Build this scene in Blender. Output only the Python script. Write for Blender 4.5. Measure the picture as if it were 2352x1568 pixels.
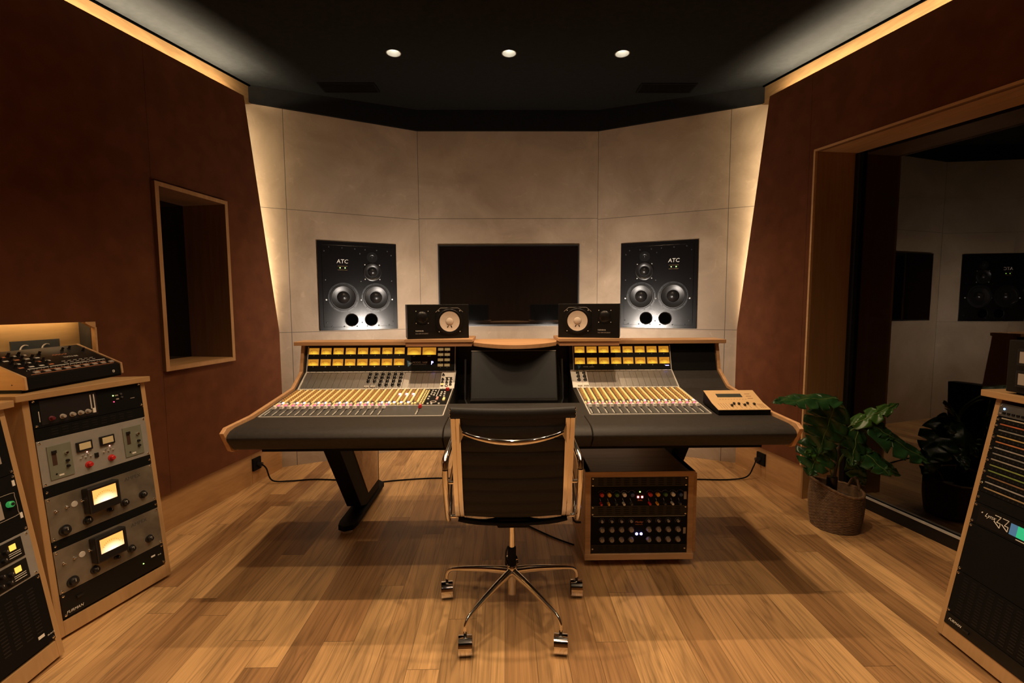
import bpy, bmesh, math, random
from mathutils import Vector, Matrix
random.seed(7)
PI = math.pi
for o in list(bpy.data.objects):
    bpy.data.objects.remove(o)
SC = bpy.context.scene
COL = SC.collection

# ------------------------------------------------------------------ camera
cd = bpy.data.cameras.new('camera'); cam = bpy.data.objects.new('camera', cd); COL.objects.link(cam)
cd.sensor_width = 36.0; cd.lens = 36.0 * 1061 / 2352; cd.clip_start = 0.02
pi_, ya, ro = math.radians(4.53), math.radians(0.784), math.radians(-0.279)
F = Vector((math.sin(ya)*math.cos(pi_), math.cos(ya)*math.cos(pi_), -math.sin(pi_)))
R = Vector((math.cos(ya), -math.sin(ya), 0)); U = R.cross(F)
R2 = R*math.cos(ro) + U*math.sin(ro); U2 = U*math.cos(ro) - R*math.sin(ro)
cam.matrix_world = Matrix(((R2.x, U2.x, -F.x, -0.035), (R2.y, U2.y, -F.y, 0), (R2.z, U2.z, -F.z, 1.42), (0, 0, 0, 1)))
SC.camera = cam
# ------------------------------------------------------------------ world, exposure
w = bpy.data.worlds.new('world'); SC.world = w; w.use_nodes = True
w.node_tree.nodes['Background'].inputs[0].default_value = (1.0, 0.8, 0.6, 1)
w.node_tree.nodes['Background'].inputs[1].default_value = 0.0
SC.view_settings.view_transform = 'Standard'; SC.view_settings.look = 'None'
SC.view_settings.gamma = 1; SC.view_settings.use_curve_mapping = False
SC.view_settings.exposure = 0.55

def ceil_z(y):
    return 3.216 + 0.084*(max(y, 2.0) - 3.97)

def add_light(name, kind, loc, power, color, aim=None, **kw):
    d = bpy.data.lights.new(name, kind); d.energy = power; d.color = color
    for k, v in kw.items(): setattr(d, k, v)
    o = bpy.data.objects.new(name, d); COL.objects.link(o); o.location = loc
    if aim is not None:
        o.rotation_euler = (Vector(aim)-Vector(loc)).to_track_quat('-Z', 'Y').to_euler()
    return o

WARM = (1.0, 0.70, 0.42)
LAMPS = [(x, y) for y in (0.2, 1.0, 1.8, 2.62, 3.36) for x in (-0.80, 0.0, 0.79)]
POW = {0.2: 20, 1.0: 22, 1.8: 42, 2.62: 30, 3.36: 22}
for (lx, ly) in LAMPS:
    add_light('spot_light', 'SPOT', (lx, ly, ceil_z(ly)-0.012), POW[ly], WARM, aim=(lx, ly, 0), spot_size=math.radians(112), spot_blend=0.85, shadow_soft_size=0.018)
# dim light from the rear half of the room (its own ceiling spots, behind the camera)
for (lx, ly) in ((-1.2, -1.0), (1.2, -1.0)):
    add_light('rear_light', 'SPOT', (lx, ly, 2.98), 22, WARM, aim=(lx, ly, 0), spot_size=math.radians(115), spot_blend=1.0, shadow_soft_size=0.02)
# light bars behind the console, washing the concrete
for s in (-1, 1):
    add_light('wash_light', 'AREA', (s*0.50+0.01, 3.10, 1.125), 5.0, (1.0, 0.90, 0.80), aim=(s*1.12, 4.35, 1.20), shape='RECTANGLE', size=0.14, size_y=0.03, spread=math.radians(100))
    add_light('wash_light', 'AREA', (s*0.50+0.01, 3.10, 1.125), 8.0, (1.0, 0.82, 0.66), aim=(s*0.85, 4.5, 1.45), shape='RECTANGLE', size=0.14, size_y=0.03)

# ------------------------------------------------------------------ materials
def mat(name, color, rough=0.5, metal=0.0, var=0.0, vscale=30, bump=0.0, bscale=200, coat=0.0, emit=None, es=0.0, spec=0.5, stretch=(1, 1, 1)):
    m = bpy.data.materials.new(name); m.use_nodes = True
    nt = m.node_tree; N = nt.nodes; L = nt.links; b = N['Principled BSDF']
    b.inputs['Base Color'].default_value = (*color, 1); b.inputs['Roughness'].default_value = rough
    b.inputs['Metallic'].default_value = metal; b.inputs['Coat Weight'].default_value = coat
    b.inputs['Specular IOR Level'].default_value = spec
    tc = N.new('ShaderNodeTexCoord'); mp = N.new('ShaderNodeMapping'); L.new(tc.outputs['Object'], mp.inputs[0]); mp.inputs['Scale'].default_value = stretch
    if var > 0:
        n = N.new('ShaderNodeTexNoise'); n.inputs['Scale'].default_value = vscale; n.inputs['Detail'].default_value = 5
        L.new(mp.outputs[0], n.inputs[0])
        r = N.new('ShaderNodeMapRange'); L.new(n.outputs[0], r.inputs[0]); r.inputs[1].default_value = .3; r.inputs[2].default_value = .7
        r.inputs[3].default_value = 1-var; r.inputs[4].default_value = 1+var
        x = N.new('ShaderNodeVectorMath'); x.operation = 'SCALE'; x.inputs[0].default_value = color; L.new(r.outputs[0], x.inputs['Scale'])
        L.new(x.outputs[0], b.inputs['Base Color'])
    if bump > 0:
        n = N.new('ShaderNodeTexNoise'); n.inputs['Scale'].default_value = bscale; n.inputs['Detail'].default_value = 3; L.new(mp.outputs[0], n.inputs[0])
        bp = N.new('ShaderNodeBump'); bp.inputs['Strength'].default_value = bump; bp.inputs['Distance'].default_value = .002
        L.new(n.outputs[0], bp.inputs['Height']); L.new(bp.outputs[0], b.inputs['Normal'])
    if emit:
        b.inputs['Emission Color'].default_value = (*emit, 1); b.inputs['Emission Strength'].default_value = es
    return m

def wood(name, c1, c2, axis='Z', scale=1.0, rough=0.45, ring=10):
    m = bpy.data.materials.new(name); m.use_nodes = True
    nt = m.node_tree; N = nt.nodes; L = nt.links; b = N['Principled BSDF']
    tc = N.new('ShaderNodeTexCoord'); mp = N.new('ShaderNodeMapping'); L.new(tc.outputs['Object'], mp.inputs[0])
    s = {'X': (0.06, 1, 1), 'Y': (1, 0.06, 1), 'Z': (1, 1, 0.06)}[axis]; mp.inputs['Scale'].default_value = [k*scale for k in s]
    n = N.new('ShaderNodeTexNoise'); n.inputs['Scale'].default_value = 60; n.inputs['Detail'].default_value = 6; L.new(mp.outputs[0], n.inputs[0])
    n2 = N.new('ShaderNodeTexNoise'); n2.inputs['Scale'].default_value = ring; n2.inputs['Detail'].default_value = 3; n2.inputs['Distortion'].default_value = 1.5; L.new(mp.outputs[0], n2.inputs[0])
    ad = N.new('ShaderNodeMath'); ad.operation = 'MULTIPLY_ADD'; L.new(n.outputs[0], ad.inputs[0]); ad.inputs[1].default_value = .5
    h = N.new('ShaderNodeMath'); h.operation = 'MULTIPLY'; L.new(n2.outputs[0], h.inputs[0]); h.inputs[1].default_value = .5; L.new(h.outputs[0], ad.inputs[2])
    cr = N.new('ShaderNodeValToRGB'); L.new(ad.outputs[0], cr.inputs[0])
    cr.color_ramp.elements[0].position = .35; cr.color_ramp.elements[0].color = (*c1, 1)
    cr.color_ramp.elements[1].position = .65; cr.color_ramp.elements[1].color = (*c2, 1)
    L.new(cr.outputs[0], b.inputs['Base Color']); b.inputs['Roughness'].default_value = rough
    return m

def floor_mat():
    m = bpy.data.materials.new('oak_floor'); m.use_nodes = True
    nt = m.node_tree; N = nt.nodes; L = nt.links; b = N['Principled BSDF']
    tc = N.new('ShaderNodeTexCoord'); sp = N.new('ShaderNodeSeparateXYZ'); L.new(tc.outputs['Object'], sp.inputs[0])
    def M(op, a, bb=None, c=None):
        n = N.new('ShaderNodeMath'); n.operation = op
        for i, v in enumerate((a, bb, c)):
            if v is None: continue
            if isinstance(v, (int, float)): n.inputs[i].default_value = v
            else: L.new(v, n.inputs[i])
        return n.outputs[0]
    WB, LB = 0.128, 1.15
    fx = M('DIVIDE', M('ADD', sp.outputs[0], 10.03), WB); ix = M('FLOOR', fx); frx = M('FRACT', fx)
    wn = N.new('ShaderNodeTexWhiteNoise'); wn.noise_dimensions = '1D'; L.new(ix, wn.inputs['W'])
    fy = M('ADD', M('DIVIDE', M('ADD', sp.outputs[1], 10.0), LB), M('MULTIPLY', wn.outputs[0], 7.3)); iy = M('FLOOR', fy); fry = M('FRACT', fy)
    cb = N.new('ShaderNodeCombineXYZ'); L.new(ix, cb.inputs[0]); L.new(iy, cb.inputs[1])
    w2 = N.new('ShaderNodeTexWhiteNoise'); w2.noise_dimensions = '2D'; L.new(cb.outputs[0], w2.inputs['Vector'])
    # grain: stretched, shifted per plank
    off = N.new('ShaderNodeVectorMath'); off.operation = 'SCALE'; L.new(w2.outputs['Color'], off.inputs[0]); off.inputs['Scale'].default_value = 13.0
    va = N.new('ShaderNodeVectorMath'); va.operation = 'ADD'; L.new(tc.outputs['Object'], va.inputs[0]); L.new(off.outputs[0], va.inputs[1])
    mp = N.new('ShaderNodeMapping'); mp.inputs['Scale'].default_value = (1, 0.075, 1); L.new(va.outputs[0], mp.inputs[0])
    g1 = N.new('ShaderNodeTexNoise'); g1.inputs['Scale'].default_value = 12; g1.inputs['Detail'].default_value = 2.5; g1.inputs['Distortion'].default_value = .5; L.new(mp.outputs[0], g1.inputs[0])
    rings = M('FRACT', M('MULTIPLY', g1.outputs[0], 7.0)); rings = M('ABSOLUTE', M('SUBTRACT', rings, 0.5))
    g2 = N.new('ShaderNodeTexNoise'); g2.inputs['Scale'].default_value = 190; g2.inputs['Detail'].default_value = 3; mpf = N.new('ShaderNodeMapping'); mpf.inputs['Scale'].default_value = (1, .022, 1); L.new(va.outputs[0], mpf.inputs[0]); L.new(mpf.outputs[0], g2.inputs[0])
    mp3 = N.new('ShaderNodeMapping'); mp3.inputs['Scale'].default_value = (1, 0.35, 1); L.new(va.outputs[0], mp3.inputs[0])
    g3 = N.new('ShaderNodeTexNoise'); g3.inputs['Scale'].default_value = 5; g3.inputs['Detail'].default_value = 2; L.new(mp3.outputs[0], g3.inputs[0])
    cr = N.new('ShaderNodeValToRGB'); L.new(w2.outputs['Value'], cr.inputs[0])
    e = cr.color_ramp.elements
    e[0].position = 0; e[0].color = (0.27, 0.138, 0.056, 1); e[1].position = 1; e[1].color = (0.56, 0.335, 0.145, 1)
    for p, c in ((.25, (.40, .222, .092)), (.55, (.47, .270, .114)), (.8, (.51, .30, .127))):
        k = e.new(p); k.color = (*c, 1)
    v = M('ADD', M('MULTIPLY', M('POWER', rings, 2.2), -1.7), M('MULTIPLY', g2.outputs[0], 0.80))
    v = M('ADD', v, M('MULTIPLY', g3.outputs[0], 1.0)); v = M('ADD', v, 0.26)
    # knots and dark streaks
    vo = N.new('ShaderNodeTexVoronoi'); vo.inputs['Scale'].default_value = 2.6; mk = N.new('ShaderNodeMapping'); mk.inputs['Scale'].default_value = (1, .5, 1)
    L.new(va.outputs[0], mk.inputs[0]); L.new(mk.outputs[0], vo.inputs[0])
    kn = N.new('ShaderNodeMapRange'); L.new(vo.outputs['Distance'], kn.inputs[0]); kn.inputs[1].default_value = 0.01; kn.inputs[2].default_value = 0.06; kn.inputs[3].default_value = 0.45; kn.inputs[4].default_value = 1.0
    v = M('MULTIPLY', v, kn.outputs[0])
    # joints
    ex = M('MINIMUM', frx, M('SUBTRACT', 1.0, frx)); jx = M('GREATER_THAN', ex, 0.009)
    ey = M('MINIMUM', fry, M('SUBTRACT', 1.0, fry)); jy = M('GREATER_THAN', ey, 0.0012)
    j = M('MULTIPLY_ADD', M('MULTIPLY', jx, jy), 0.5, 0.5)
    v = M('MULTIPLY', v, j)
    sc = N.new('ShaderNodeVectorMath'); sc.operation = 'SCALE'; L.new(cr.outputs[0], sc.inputs[0]); L.new(v, sc.inputs['Scale'])
    L.new(sc.outputs[0], b.inputs['Base Color'])
    rr = N.new('ShaderNodeMapRange'); L.new(g2.outputs[0], rr.inputs[0]); rr.inputs[3].default_value = .36; rr.inputs[4].default_value = .52; L.new(rr.outputs[0], b.inputs['Roughness'])
    bp = N.new('ShaderNodeBump'); bp.inputs['Strength'].default_value = .12; bp.inputs['Distance'].default_value = .001; L.new(v, bp.inputs['Height']); L.new(bp.outputs[0], b.inputs['Normal'])
    return m

def concrete_mat():
    m = bpy.data.materials.new('concrete'); m.use_nodes = True
    nt = m.node_tree; N = nt.nodes; L = nt.links; b = N['Principled BSDF']
    tc = N.new('ShaderNodeTexCoord')
    n1 = N.new('ShaderNodeTexNoise'); n1.inputs['Scale'].default_value = 2.2; n1.inputs['Detail'].default_value = 8; n1.inputs['Roughness'].default_value = .62; n1.inputs['Distortion'].default_value = .6; L.new(tc.outputs['Object'], n1.inputs[0])
    cr = N.new('ShaderNodeValToRGB'); L.new(n1.outputs[0], cr.inputs[0])
    cr.color_ramp.elements[0].position = .3; cr.color_ramp.elements[0].color = (.245, .170, .105, 1)
    cr.color_ramp.elements[1].position = .72; cr.color_ramp.elements[1].color = (.39, .285, .188, 1)
    n2 = N.new('ShaderNodeTexNoise'); n2.inputs['Scale'].default_value = 9; n2.inputs['Detail'].default_value = 6; n2.inputs['Distortion'].default_value = 2.0; L.new(tc.outputs['Object'], n2.inputs[0])
    mr = N.new('ShaderNodeMapRange'); L.new(n2.outputs[0], mr.inputs[0]); mr.inputs[1].default_value = .62; mr.inputs[2].default_value = .72; mr.inputs[3].default_value = 1.0; mr.inputs[4].default_value = 1.14
    sc = N.new('ShaderNodeVectorMath'); sc.operation = 'SCALE'; L.new(cr.outputs[0], sc.inputs[0]); L.new(mr.outputs[0], sc.inputs['Scale'])
    n3 = N.new('ShaderNodeTexNoise'); n3.inputs['Scale'].default_value = 1.1; n3.inputs['Detail'].default_value = 7; n3.inputs['Roughness'].default_value = .55; L.new(tc.outputs['Object'], n3.inputs[0])
    sb = N.new('ShaderNodeMath'); sb.operation = 'SUBTRACT'; L.new(n3.outputs[0], sb.inputs[0]); sb.inputs[1].default_value = .60
    ab = N.new('ShaderNodeMath'); ab.operation = 'ABSOLUTE'; L.new(sb.outputs[0], ab.inputs[0])
    ck = N.new('ShaderNodeMapRange'); L.new(ab.outputs[0], ck.inputs[0]); ck.inputs[1].default_value = 0.0; ck.inputs[2].default_value = .005; ck.inputs[3].default_value = .93; ck.inputs[4].default_value = 1.0
    sc2 = N.new('ShaderNodeVectorMath'); sc2.operation = 'SCALE'; L.new(sc.outputs[0], sc2.inputs[0]); L.new(ck.outputs[0], sc2.inputs['Scale'])
    L.new(sc2.outputs[0], b.inputs['Base Color']); b.inputs['Roughness'].default_value = .62
    bp = N.new('ShaderNodeBump'); bp.inputs['Strength'].default_value = .35; bp.inputs['Distance'].default_value = .004; L.new(n2.outputs[0], bp.inputs['Height']); L.new(bp.outputs[0], b.inputs['Normal'])
    return m

M_floor = floor_mat(); M_conc = concrete_mat()
M_fabric = mat('rust_fabric', (0.125, 0.043, 0.018), .95, var=.16, vscale=9, bump=.5, bscale=420, spec=.15)
M_ceil = mat('black_ceiling', (0.0135, 0.0148, 0.0150), .95, var=.15, bump=.3, spec=.1)
M_soffit = mat('black_soffit', (0.008, 0.0075, 0.007), .95, var=.15, spec=.1)
M_void = mat('shadow_gap_black', (.0006, .0006, .0006), .95, spec=0)
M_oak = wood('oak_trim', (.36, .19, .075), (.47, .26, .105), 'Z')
M_oakx = wood('oak_horizontal', (.36, .19, .075), (.47, .26, .105), 'Y')
M_edge = wood('light_oak_edge', (.52, .30, .13), (.62, .37, .17), 'Y')
M_cove = wood('cove_wood', (.16, .092, .036), (.25, .148, .060), 'Y')
M_rack = wood('rack_beech', (.40, .235, .10), (.49, .29, .13), 'Z', rough=.5)
M_rackh = wood('rack_beech_flat', (.40, .235, .10), (.50, .30, .135), 'Y', rough=.5)
M_beech = wood('console_cherry', (.47, .255, .120), (.58, .335, .170), 'X', rough=.42)
M_walnut = wood('cabinet_oak', (.40, .23, .11), (.56, .34, .17), 'X', rough=.5)
M_leather = mat('black_leather', (.022, .018, .0155), .55, spec=.3, bump=.35, bscale=500, var=.2, vscale=60)
M_sling = mat('chair_leather', (.010, .0085, .009), .55, spec=.28, bump=.25, bscale=600, var=.2, vscale=80)
M_black = mat('black_paint', (.006, .0055, .005), .42, var=.1, spec=.35)
M_blackm = mat('black_matte', (.0040, .0036, .0034), .7, var=.1, spec=.15)
M_steel = mat('black_steel', (.012, .012, .013), .33, metal=.3, var=.1)
M_chrome = mat('chrome', (.86, .83, .80), .07, metal=1.0)
M_alu = mat('polished_aluminium', (.80, .76, .72), .13, metal=1.0)
M_brush = mat('brushed_panel', (.30, .28, .26), .38, metal=.85, var=.12, vscale=40, stretch=(8, 1, 1))
M_silver = mat('silver_trim', (.74, .71, .66), .35, metal=.35)
M_white = mat('white_plastic', (.80, .76, .70), .4)
M_knobk = mat('black_knob', (.013, .012, .012), .3)
M_gold = mat('gold_knob', (.62, .38, .15), .32, metal=.25)
M_cream = mat('cream_button_glow', (.92, .70, .30), .4, emit=(1.0, .68, .22), es=.12)  # faint glow added to plain plastic buttons that are no lamps
M_red = mat('red_knob', (.50, .02, .02), .35)
M_yellow = mat('yellow_knob', (.75, .38, .04), .35)
M_green = mat('green_knob', (.05, .14, .04), .35)
M_blue = mat('blue_knob', (.03, .06, .18), .35)
M_grey = mat('grey_knob', (.36, .31, .27), .45)
M_darkgrey = mat('dark_grey', (.06, .06, .058), .45, var=.1)
M_beige = mat('beige_panel', (.60, .39, .19), .45, var=.03)
M_lcd = mat('lcd', (.05, .055, .045), .12)
M_glassy = mat('screen_glass', (.002, .002, .002), .03, spec=1.0)
M_mon = mat('monitor_screen', (.010, .011, .013), .36)
M_cone = mat('white_paper_cone', (.70, .58, .48), .8, var=.04, vscale=40)
M_conek = mat('dark_cone', (.010, .009, .009), .30, spec=.35, var=.1)
M_baffle = mat('baffle_paint', (.0045, .004, .0042), .21, spec=.45, bump=.05, bscale=900)
M_silkw = mat('white_print', (.75, .72, .66), .6)
M_silko = mat('orange_print', (.62, .22, .09), .6)
M_metal_old = mat('worn_steel_panel', (.27, .235, .185), .45, metal=.65, var=.38, vscale=9)
M_silv_panel = mat('silver_grey_panel', (.36, .345, .32), .5, metal=.35, var=.05)
M_gg = mat('grey_green_plate', (.17, .18, .135), .5, var=.06)
M_vu = mat('meter_lit', (.5, .3, .08), .5, emit=(1.0, .52, .08), es=.9)
M_led_r = mat('red_led', (.5, .0, .02), .3, emit=(1, .03, .08), es=6)
M_led_g = mat('green_led', (.1, .5, .05), .3, emit=(.45, 1, .12), es=7)
M_led_b = mat('blue_led', (.2, .2, .9), .3, emit=(.22, .20, 1.0), es=9)
M_led_w = mat('violet_led', (.6, .5, .9), .3, emit=(.75, .55, 1.0), es=3)
M_warmled = mat('warm_led_strip', (.9, .8, .6), .4, emit=(1, .72, .38), es=14)
M_lampdisc = mat('lamp_glow', (1, .95, .85), .4, emit=(1, .92, .82), es=25)
M_dish = mat('lamp_reflector', (.30, .29, .25), .45)
M_basket = mat('woven_seagrass', (.17, .095, .045), .7, var=.35, vscale=45)
M_soil = mat('dark_soil', (.02, .015, .01), .9, var=.4)
M_leaf = mat('monstera_leaf', (.016, .055, .016), .28, var=.35, vscale=8, spec=.5)
M_leaf2 = mat('young_leaf', (.035, .095, .015), .33, var=.3, vscale=8)
M_stem = mat('leaf_stem', (.12, .17, .035), .5, var=.15)
M_nursery = mat('nursery_pot', (.008, .008, .008), .25)
M_green_lcd = mat('green_lcd', (.02, .3, .15), .3, emit=(.03, .5, .22), es=.5)
M_blue_lcd = mat('blue_lcd', (.05, .12, .2), .3, emit=(.08, .2, .35), es=.35)

def meter_mat(name, top, bot, es, vert=2):
    m = bpy.data.materials.new(name); m.use_nodes = True
    nt = m.node_tree; N = nt.nodes; L = nt.links; b = N['Principled BSDF']
    tc = N.new('ShaderNodeTexCoord'); sp = N.new('ShaderNodeSeparateXYZ'); L.new(tc.outputs['Generated'], sp.inputs[0])
    # lamp sits at the middle of the lower edge of the dial
    a = N.new('ShaderNodeVectorMath'); a.operation = 'DISTANCE'
    cb = N.new('ShaderNodeCombineXYZ'); L.new(sp.outputs[0], cb.inputs[0]); L.new(sp.outputs[vert], cb.inputs[1])
    L.new(cb.outputs[0], a.inputs[0]); a.inputs[1].default_value = (.5, 0, 0)
    cr = N.new('ShaderNodeValToRGB'); L.new(a.outputs['Value'], cr.inputs[0])
    cr.color_ramp.elements[0].position = .05; cr.color_ramp.elements[0].color = (*bot, 1)
    cr.color_ramp.elements[1].position = .62; cr.color_ramp.elements[1].color = (*top, 1)
    L.new(cr.outputs[0], b.inputs['Emission Color']); b.inputs['Emission Strength'].default_value = es
    b.inputs['Base Color'].default_value = (*[c*.5 for c in top], 1); b.inputs['Roughness'].default_value = .35
    return m
M_meter = meter_mat('vu_dial_amber', (.40, .165, .014), (1.0, .60, .05), .85)
M_meter_w = meter_mat('vu_dial_warm', (.85, .30, .07), (1.0, .86, .60), 1.25, 1)
M_meter_d = meter_mat('vu_dial_dim', (.45, .28, .10), (.60, .42, .18), .35)

def seam_mat(base, name, lines, axis, width=.0022):
    """copy of a material with thin dark joint lines at fixed positions along an object axis"""
    m = base.copy(); m.name = name; nt = m.node_tree; N = nt.nodes; L = nt.links; b = N['Principled BSDF']
    src = b.inputs['Base Color'].links[0].from_socket
    tc = N.new('ShaderNodeTexCoord'); sp = N.new('ShaderNodeSeparateXYZ'); L.new(tc.outputs['Object'], sp.inputs[0])
    acc = None
    for (ax, p) in lines:
        s = N.new('ShaderNodeMath'); s.operation = 'SUBTRACT'; L.new(sp.outputs['XYZ'.index(ax)], s.inputs[0]); s.inputs[1].default_value = p
        a = N.new('ShaderNodeMath'); a.operation = 'ABSOLUTE'; L.new(s.outputs[0], a.inputs[0])
        g = N.new('ShaderNodeMath'); g.operation = 'GREATER_THAN'; L.new(a.outputs[0], g.inputs[0]); g.inputs[1].default_value = width
        if acc is None: acc = g.outputs[0]
        else:
            q = N.new('ShaderNodeMath'); q.operation = 'MULTIPLY'; L.new(acc, q.inputs[0]); L.new(g.outputs[0], q.inputs[1]); acc = q.outputs[0]
    r = N.new('ShaderNodeMapRange'); L.new(acc, r.inputs[0]); r.inputs[3].default_value = .3
    sc = N.new('ShaderNodeVectorMath'); sc.operation = 'SCALE'; L.new(src, sc.inputs[0]); L.new(r.outputs[0], sc.inputs['Scale'])
    L.new(sc.outputs[0], b.inputs['Base Color'])
    return m

# ------------------------------------------------------------------ mesh helpers
class MB:
    def __init__(s, T=None):
        s.bm = bmesh.new(); s.T = T or Matrix.Identity(4)
    def _add(s, vs, fs):
        v = [s.bm.verts.new(s.T @ Vector(p)) for p in vs]
        for f in fs:
            try: s.bm.faces.new([v[i] for i in f])
            except ValueError: pass
        return s
    def box(s, c, d, M=None):
        x, y, z = d[0]/2, d[1]/2, d[2]/2
        P = [Vector((i*x, j*y, k*z)) for i in (-1, 1) for j in (-1, 1) for k in (-1, 1)]
        if M: P = [M @ p for p in P]
        P = [p + Vector(c) for p in P]
        return s._add(P, [(0, 1, 3, 2), (4, 6, 7, 5), (0, 4, 5, 1), (2, 3, 7, 6), (0, 2, 6, 4), (1, 5, 7, 3)])
    def box2(s, a, b):
        return s.box([(a[i]+b[i])/2 for i in range(3)], [abs(b[i]-a[i]) for i in range(3)])
    def rbox(s, c, d, r, seg=3, M=None):
        """rounded box"""
        bm = bmesh.new(); bmesh.ops.create_cube(bm, size=1)
        for v in bm.verts: v.co = Vector((v.co.x*d[0], v.co.y*d[1], v.co.z*d[2]))
        bmesh.ops.bevel(bm, geom=list(bm.edges), offset=r, segments=seg, affect='EDGES', profile=.5)
        bm.verts.ensure_lookup_table(); bm.verts.index_update()
        P = [(M @ v.co if M else v.co) + Vector(c) for v in bm.verts]; Fc = [[v.index for v in f.verts] for f in bm.faces]
        bm.free(); return s._add(P, Fc)
    def lathe(s, c, axis, prof, seg=24, cap=True):
        """prof: (radius, height) along axis from c"""
        a = Vector(axis).normalized(); u = a.orthogonal().normalized(); v = a.cross(u); P = []; Fc = []
        n = len(prof)
        for (r, h) in prof:
            for k in range(seg):
                t = 2*PI*k/seg; P.append(Vector(c) + a*h + (u*math.cos(t)+v*math.sin(t))*r)
        for i in range(n-1):
            for k in range(seg):
                Fc.append((i*seg+k, i*seg+(k+1) % seg, (i+1)*seg+(k+1) % seg, (i+1)*seg+k))
        if cap:
            Fc.append(list(range(seg))[::-1]); Fc.append([(n-1)*seg+k for k in range(seg)])
        return s._add(P, Fc)
    def cyl(s, a, b, r, seg=16, r2=None):
        a, b = Vector(a), Vector(b); d = b-a
        return s.lathe(a, d, [(r, 0), (r if r2 is None else r2, d.length)], seg)
    def prism(s, poly, fn, a, b):
        """poly 2d extruded: fn(p, q, t) -> 3d"""
        n = len(poly); P = [fn(p, q, a) for p, q in poly] + [fn(p, q, b) for p, q in poly]
        return s._add(P, [list(range(n))[::-1], list(range(n, 2*n))] + [(i, (i+1) % n, n+(i+1) % n, n+i) for i in range(n)])
    def tube(s, pts, r, seg=10, smooth=0, flat=None, cap=True, up=None):
        """swept section; r number or list; flat=(a,b) gives elliptic section scale"""
        pts = [Vector(p) for p in pts]
        rs = r if isinstance(r, (list, tuple)) else [r]*len(pts)
        if smooth:
            q = []; qr = []
            n = len(pts)
            for i in range(n-1):
                p0, p1, p2, p3 = pts[max(i-1, 0)], pts[i], pts[i+1], pts[min(i+2, n-1)]
                for k in range(smooth):
                    t = k/smooth
                    q.append(0.5*((2*p1)+(p2-p0)*t+(2*p0-5*p1+4*p2-p3)*t*t+(3*p1-p0-3*p2+p3)*t**3)); qr.append(rs[i]*(1-t)+rs[i+1]*t)
            q.append(pts[-1]); qr.append(rs[-1]); pts, rs = q, qr
        n = len(pts); tan = [(pts[min(i+1, n-1)]-pts[max(i-1, 0)]).normalized() for i in range(n)]
        u = Vector(up) if up else tan[0].orthogonal(); P = []
        for i in range(n):
            u = (u - tan[i]*u.dot(tan[i])).normalized(); v = tan[i].cross(u)
            fa, fb = flat or (1, 1)
            for k in range(seg):
                t = 2*PI*k/seg; P.append(pts[i] + u*math.cos(t)*rs[i]*fa + v*math.sin(t)*rs[i]*fb)
        Fc = [(i*seg+k, i*seg+(k+1) % seg, (i+1)*seg+(k+1) % seg, (i+1)*seg+k) for i in range(n-1) for k in range(seg)]
        if cap: Fc += [list(range(seg))[::-1], [(n-1)*seg+k for k in range(seg)]]
        return s._add(P, Fc)
    def ring_flat(s, c, axis, r1, r2, h, seg=32):
        return s.lathe(c, axis, [(r1, 0), (r1, h), (r2, h), (r2, 0), (r1, 0)], seg, cap=False)
    def build(s, name, m, parent=None, smooth=False, bevel=0, solid=0):
        bm = s.bm
        bmesh.ops.recalc_face_normals(bm, faces=list(bm.faces))
        if parent is not None:
            inv = WM[parent.name].inverted(); bmesh.ops.transform(bm, matrix=inv, verts=list(bm.verts))
        me = bpy.data.meshes.new(name); bm.to_mesh(me); bm.free()
        if smooth:
            for p in me.polygons: p.use_smooth = True
            me.set_sharp_from_angle(angle=math.radians(38))
        me.materials.append(m)
        o = bpy.data.objects.new(name, me); COL.objects.link(o)
        if parent is not None:
            o.parent = parent; WM[o.name] = WM[parent.name].copy()
        else: WM[o.name] = Matrix.Identity(4)
        if solid:
            md = o.modifiers.new('s', 'SOLIDIFY'); md.thickness = solid; md.offset = -1
        if bevel:
            md = o.modifiers.new('b', 'BEVEL'); md.width = bevel; md.segments = 2; md.limit_method = 'ANGLE'; md.angle_limit = math.radians(40)
        return o
WM = {}
def thing(name, label, cat, M=None, group=None):
    if M is None: M = Matrix.Identity(4)
    if not isinstance(M, Matrix): M = Matrix.Translation(Vector(M))
    o = bpy.data.objects.new(name, None); COL.objects.link(o); o.matrix_world = M; WM[o.name] = M.copy()
    o.empty_display_size = .05
    o['label'] = label; o['category'] = cat
    if group: o['group'] = group
    return o
def tag(o, label, cat, group=None):
    o['label'] = label; o['category'] = cat
    if group: o['group'] = group
    return o
def struct(o):
    o['kind'] = 'structure'; return o
def lab(o, s):
    o['label'] = s; return o
_txt = {}
def text(s, size, m, parent, M, name='lettering', ext=0.0004, shear=0.0, align='CENTER', xs=1.0):
    """flat lettering; M maps local x right, y up, z out into world"""
    c = bpy.data.curves.new('t', 'FONT'); c.body = s; c.size = size; c.extrude = ext; c.align_x = align; c.align_y = 'CENTER'; c.shear = shear; c.resolution_u = 2
    t = bpy.data.objects.new('t', c); COL.objects.link(t)
    dg = bpy.context.evaluated_depsgraph_get(); me = bpy.data.meshes.new_from_object(t.evaluated_get(dg))
    bpy.data.objects.remove(t); bpy.data.curves.remove(c)
    me.transform(Matrix.Diagonal((xs, 1, 1, 1))); me.transform(WM[parent.name].inverted() @ M); me.materials.clear(); me.materials.append(m)
    o = bpy.data.objects.new(name, me); COL.objects.link(o); o.parent = parent; WM[o.name] = WM[parent.name].copy()
    return o
def frame(o, x, y, z=None):
    """matrix with origin o and axes x, y (z = x cross y)"""
    x = Vector(x).normalized(); y = Vector(y); y = (y - x*y.dot(x)).normalized(); z = x.cross(y)
    return Matrix(((x.x, y.x, z.x, o[0]), (x.y, y.y, z.y, o[1]), (x.z, y.z, z.z, o[2]), (0, 0, 0, 1)))

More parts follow.
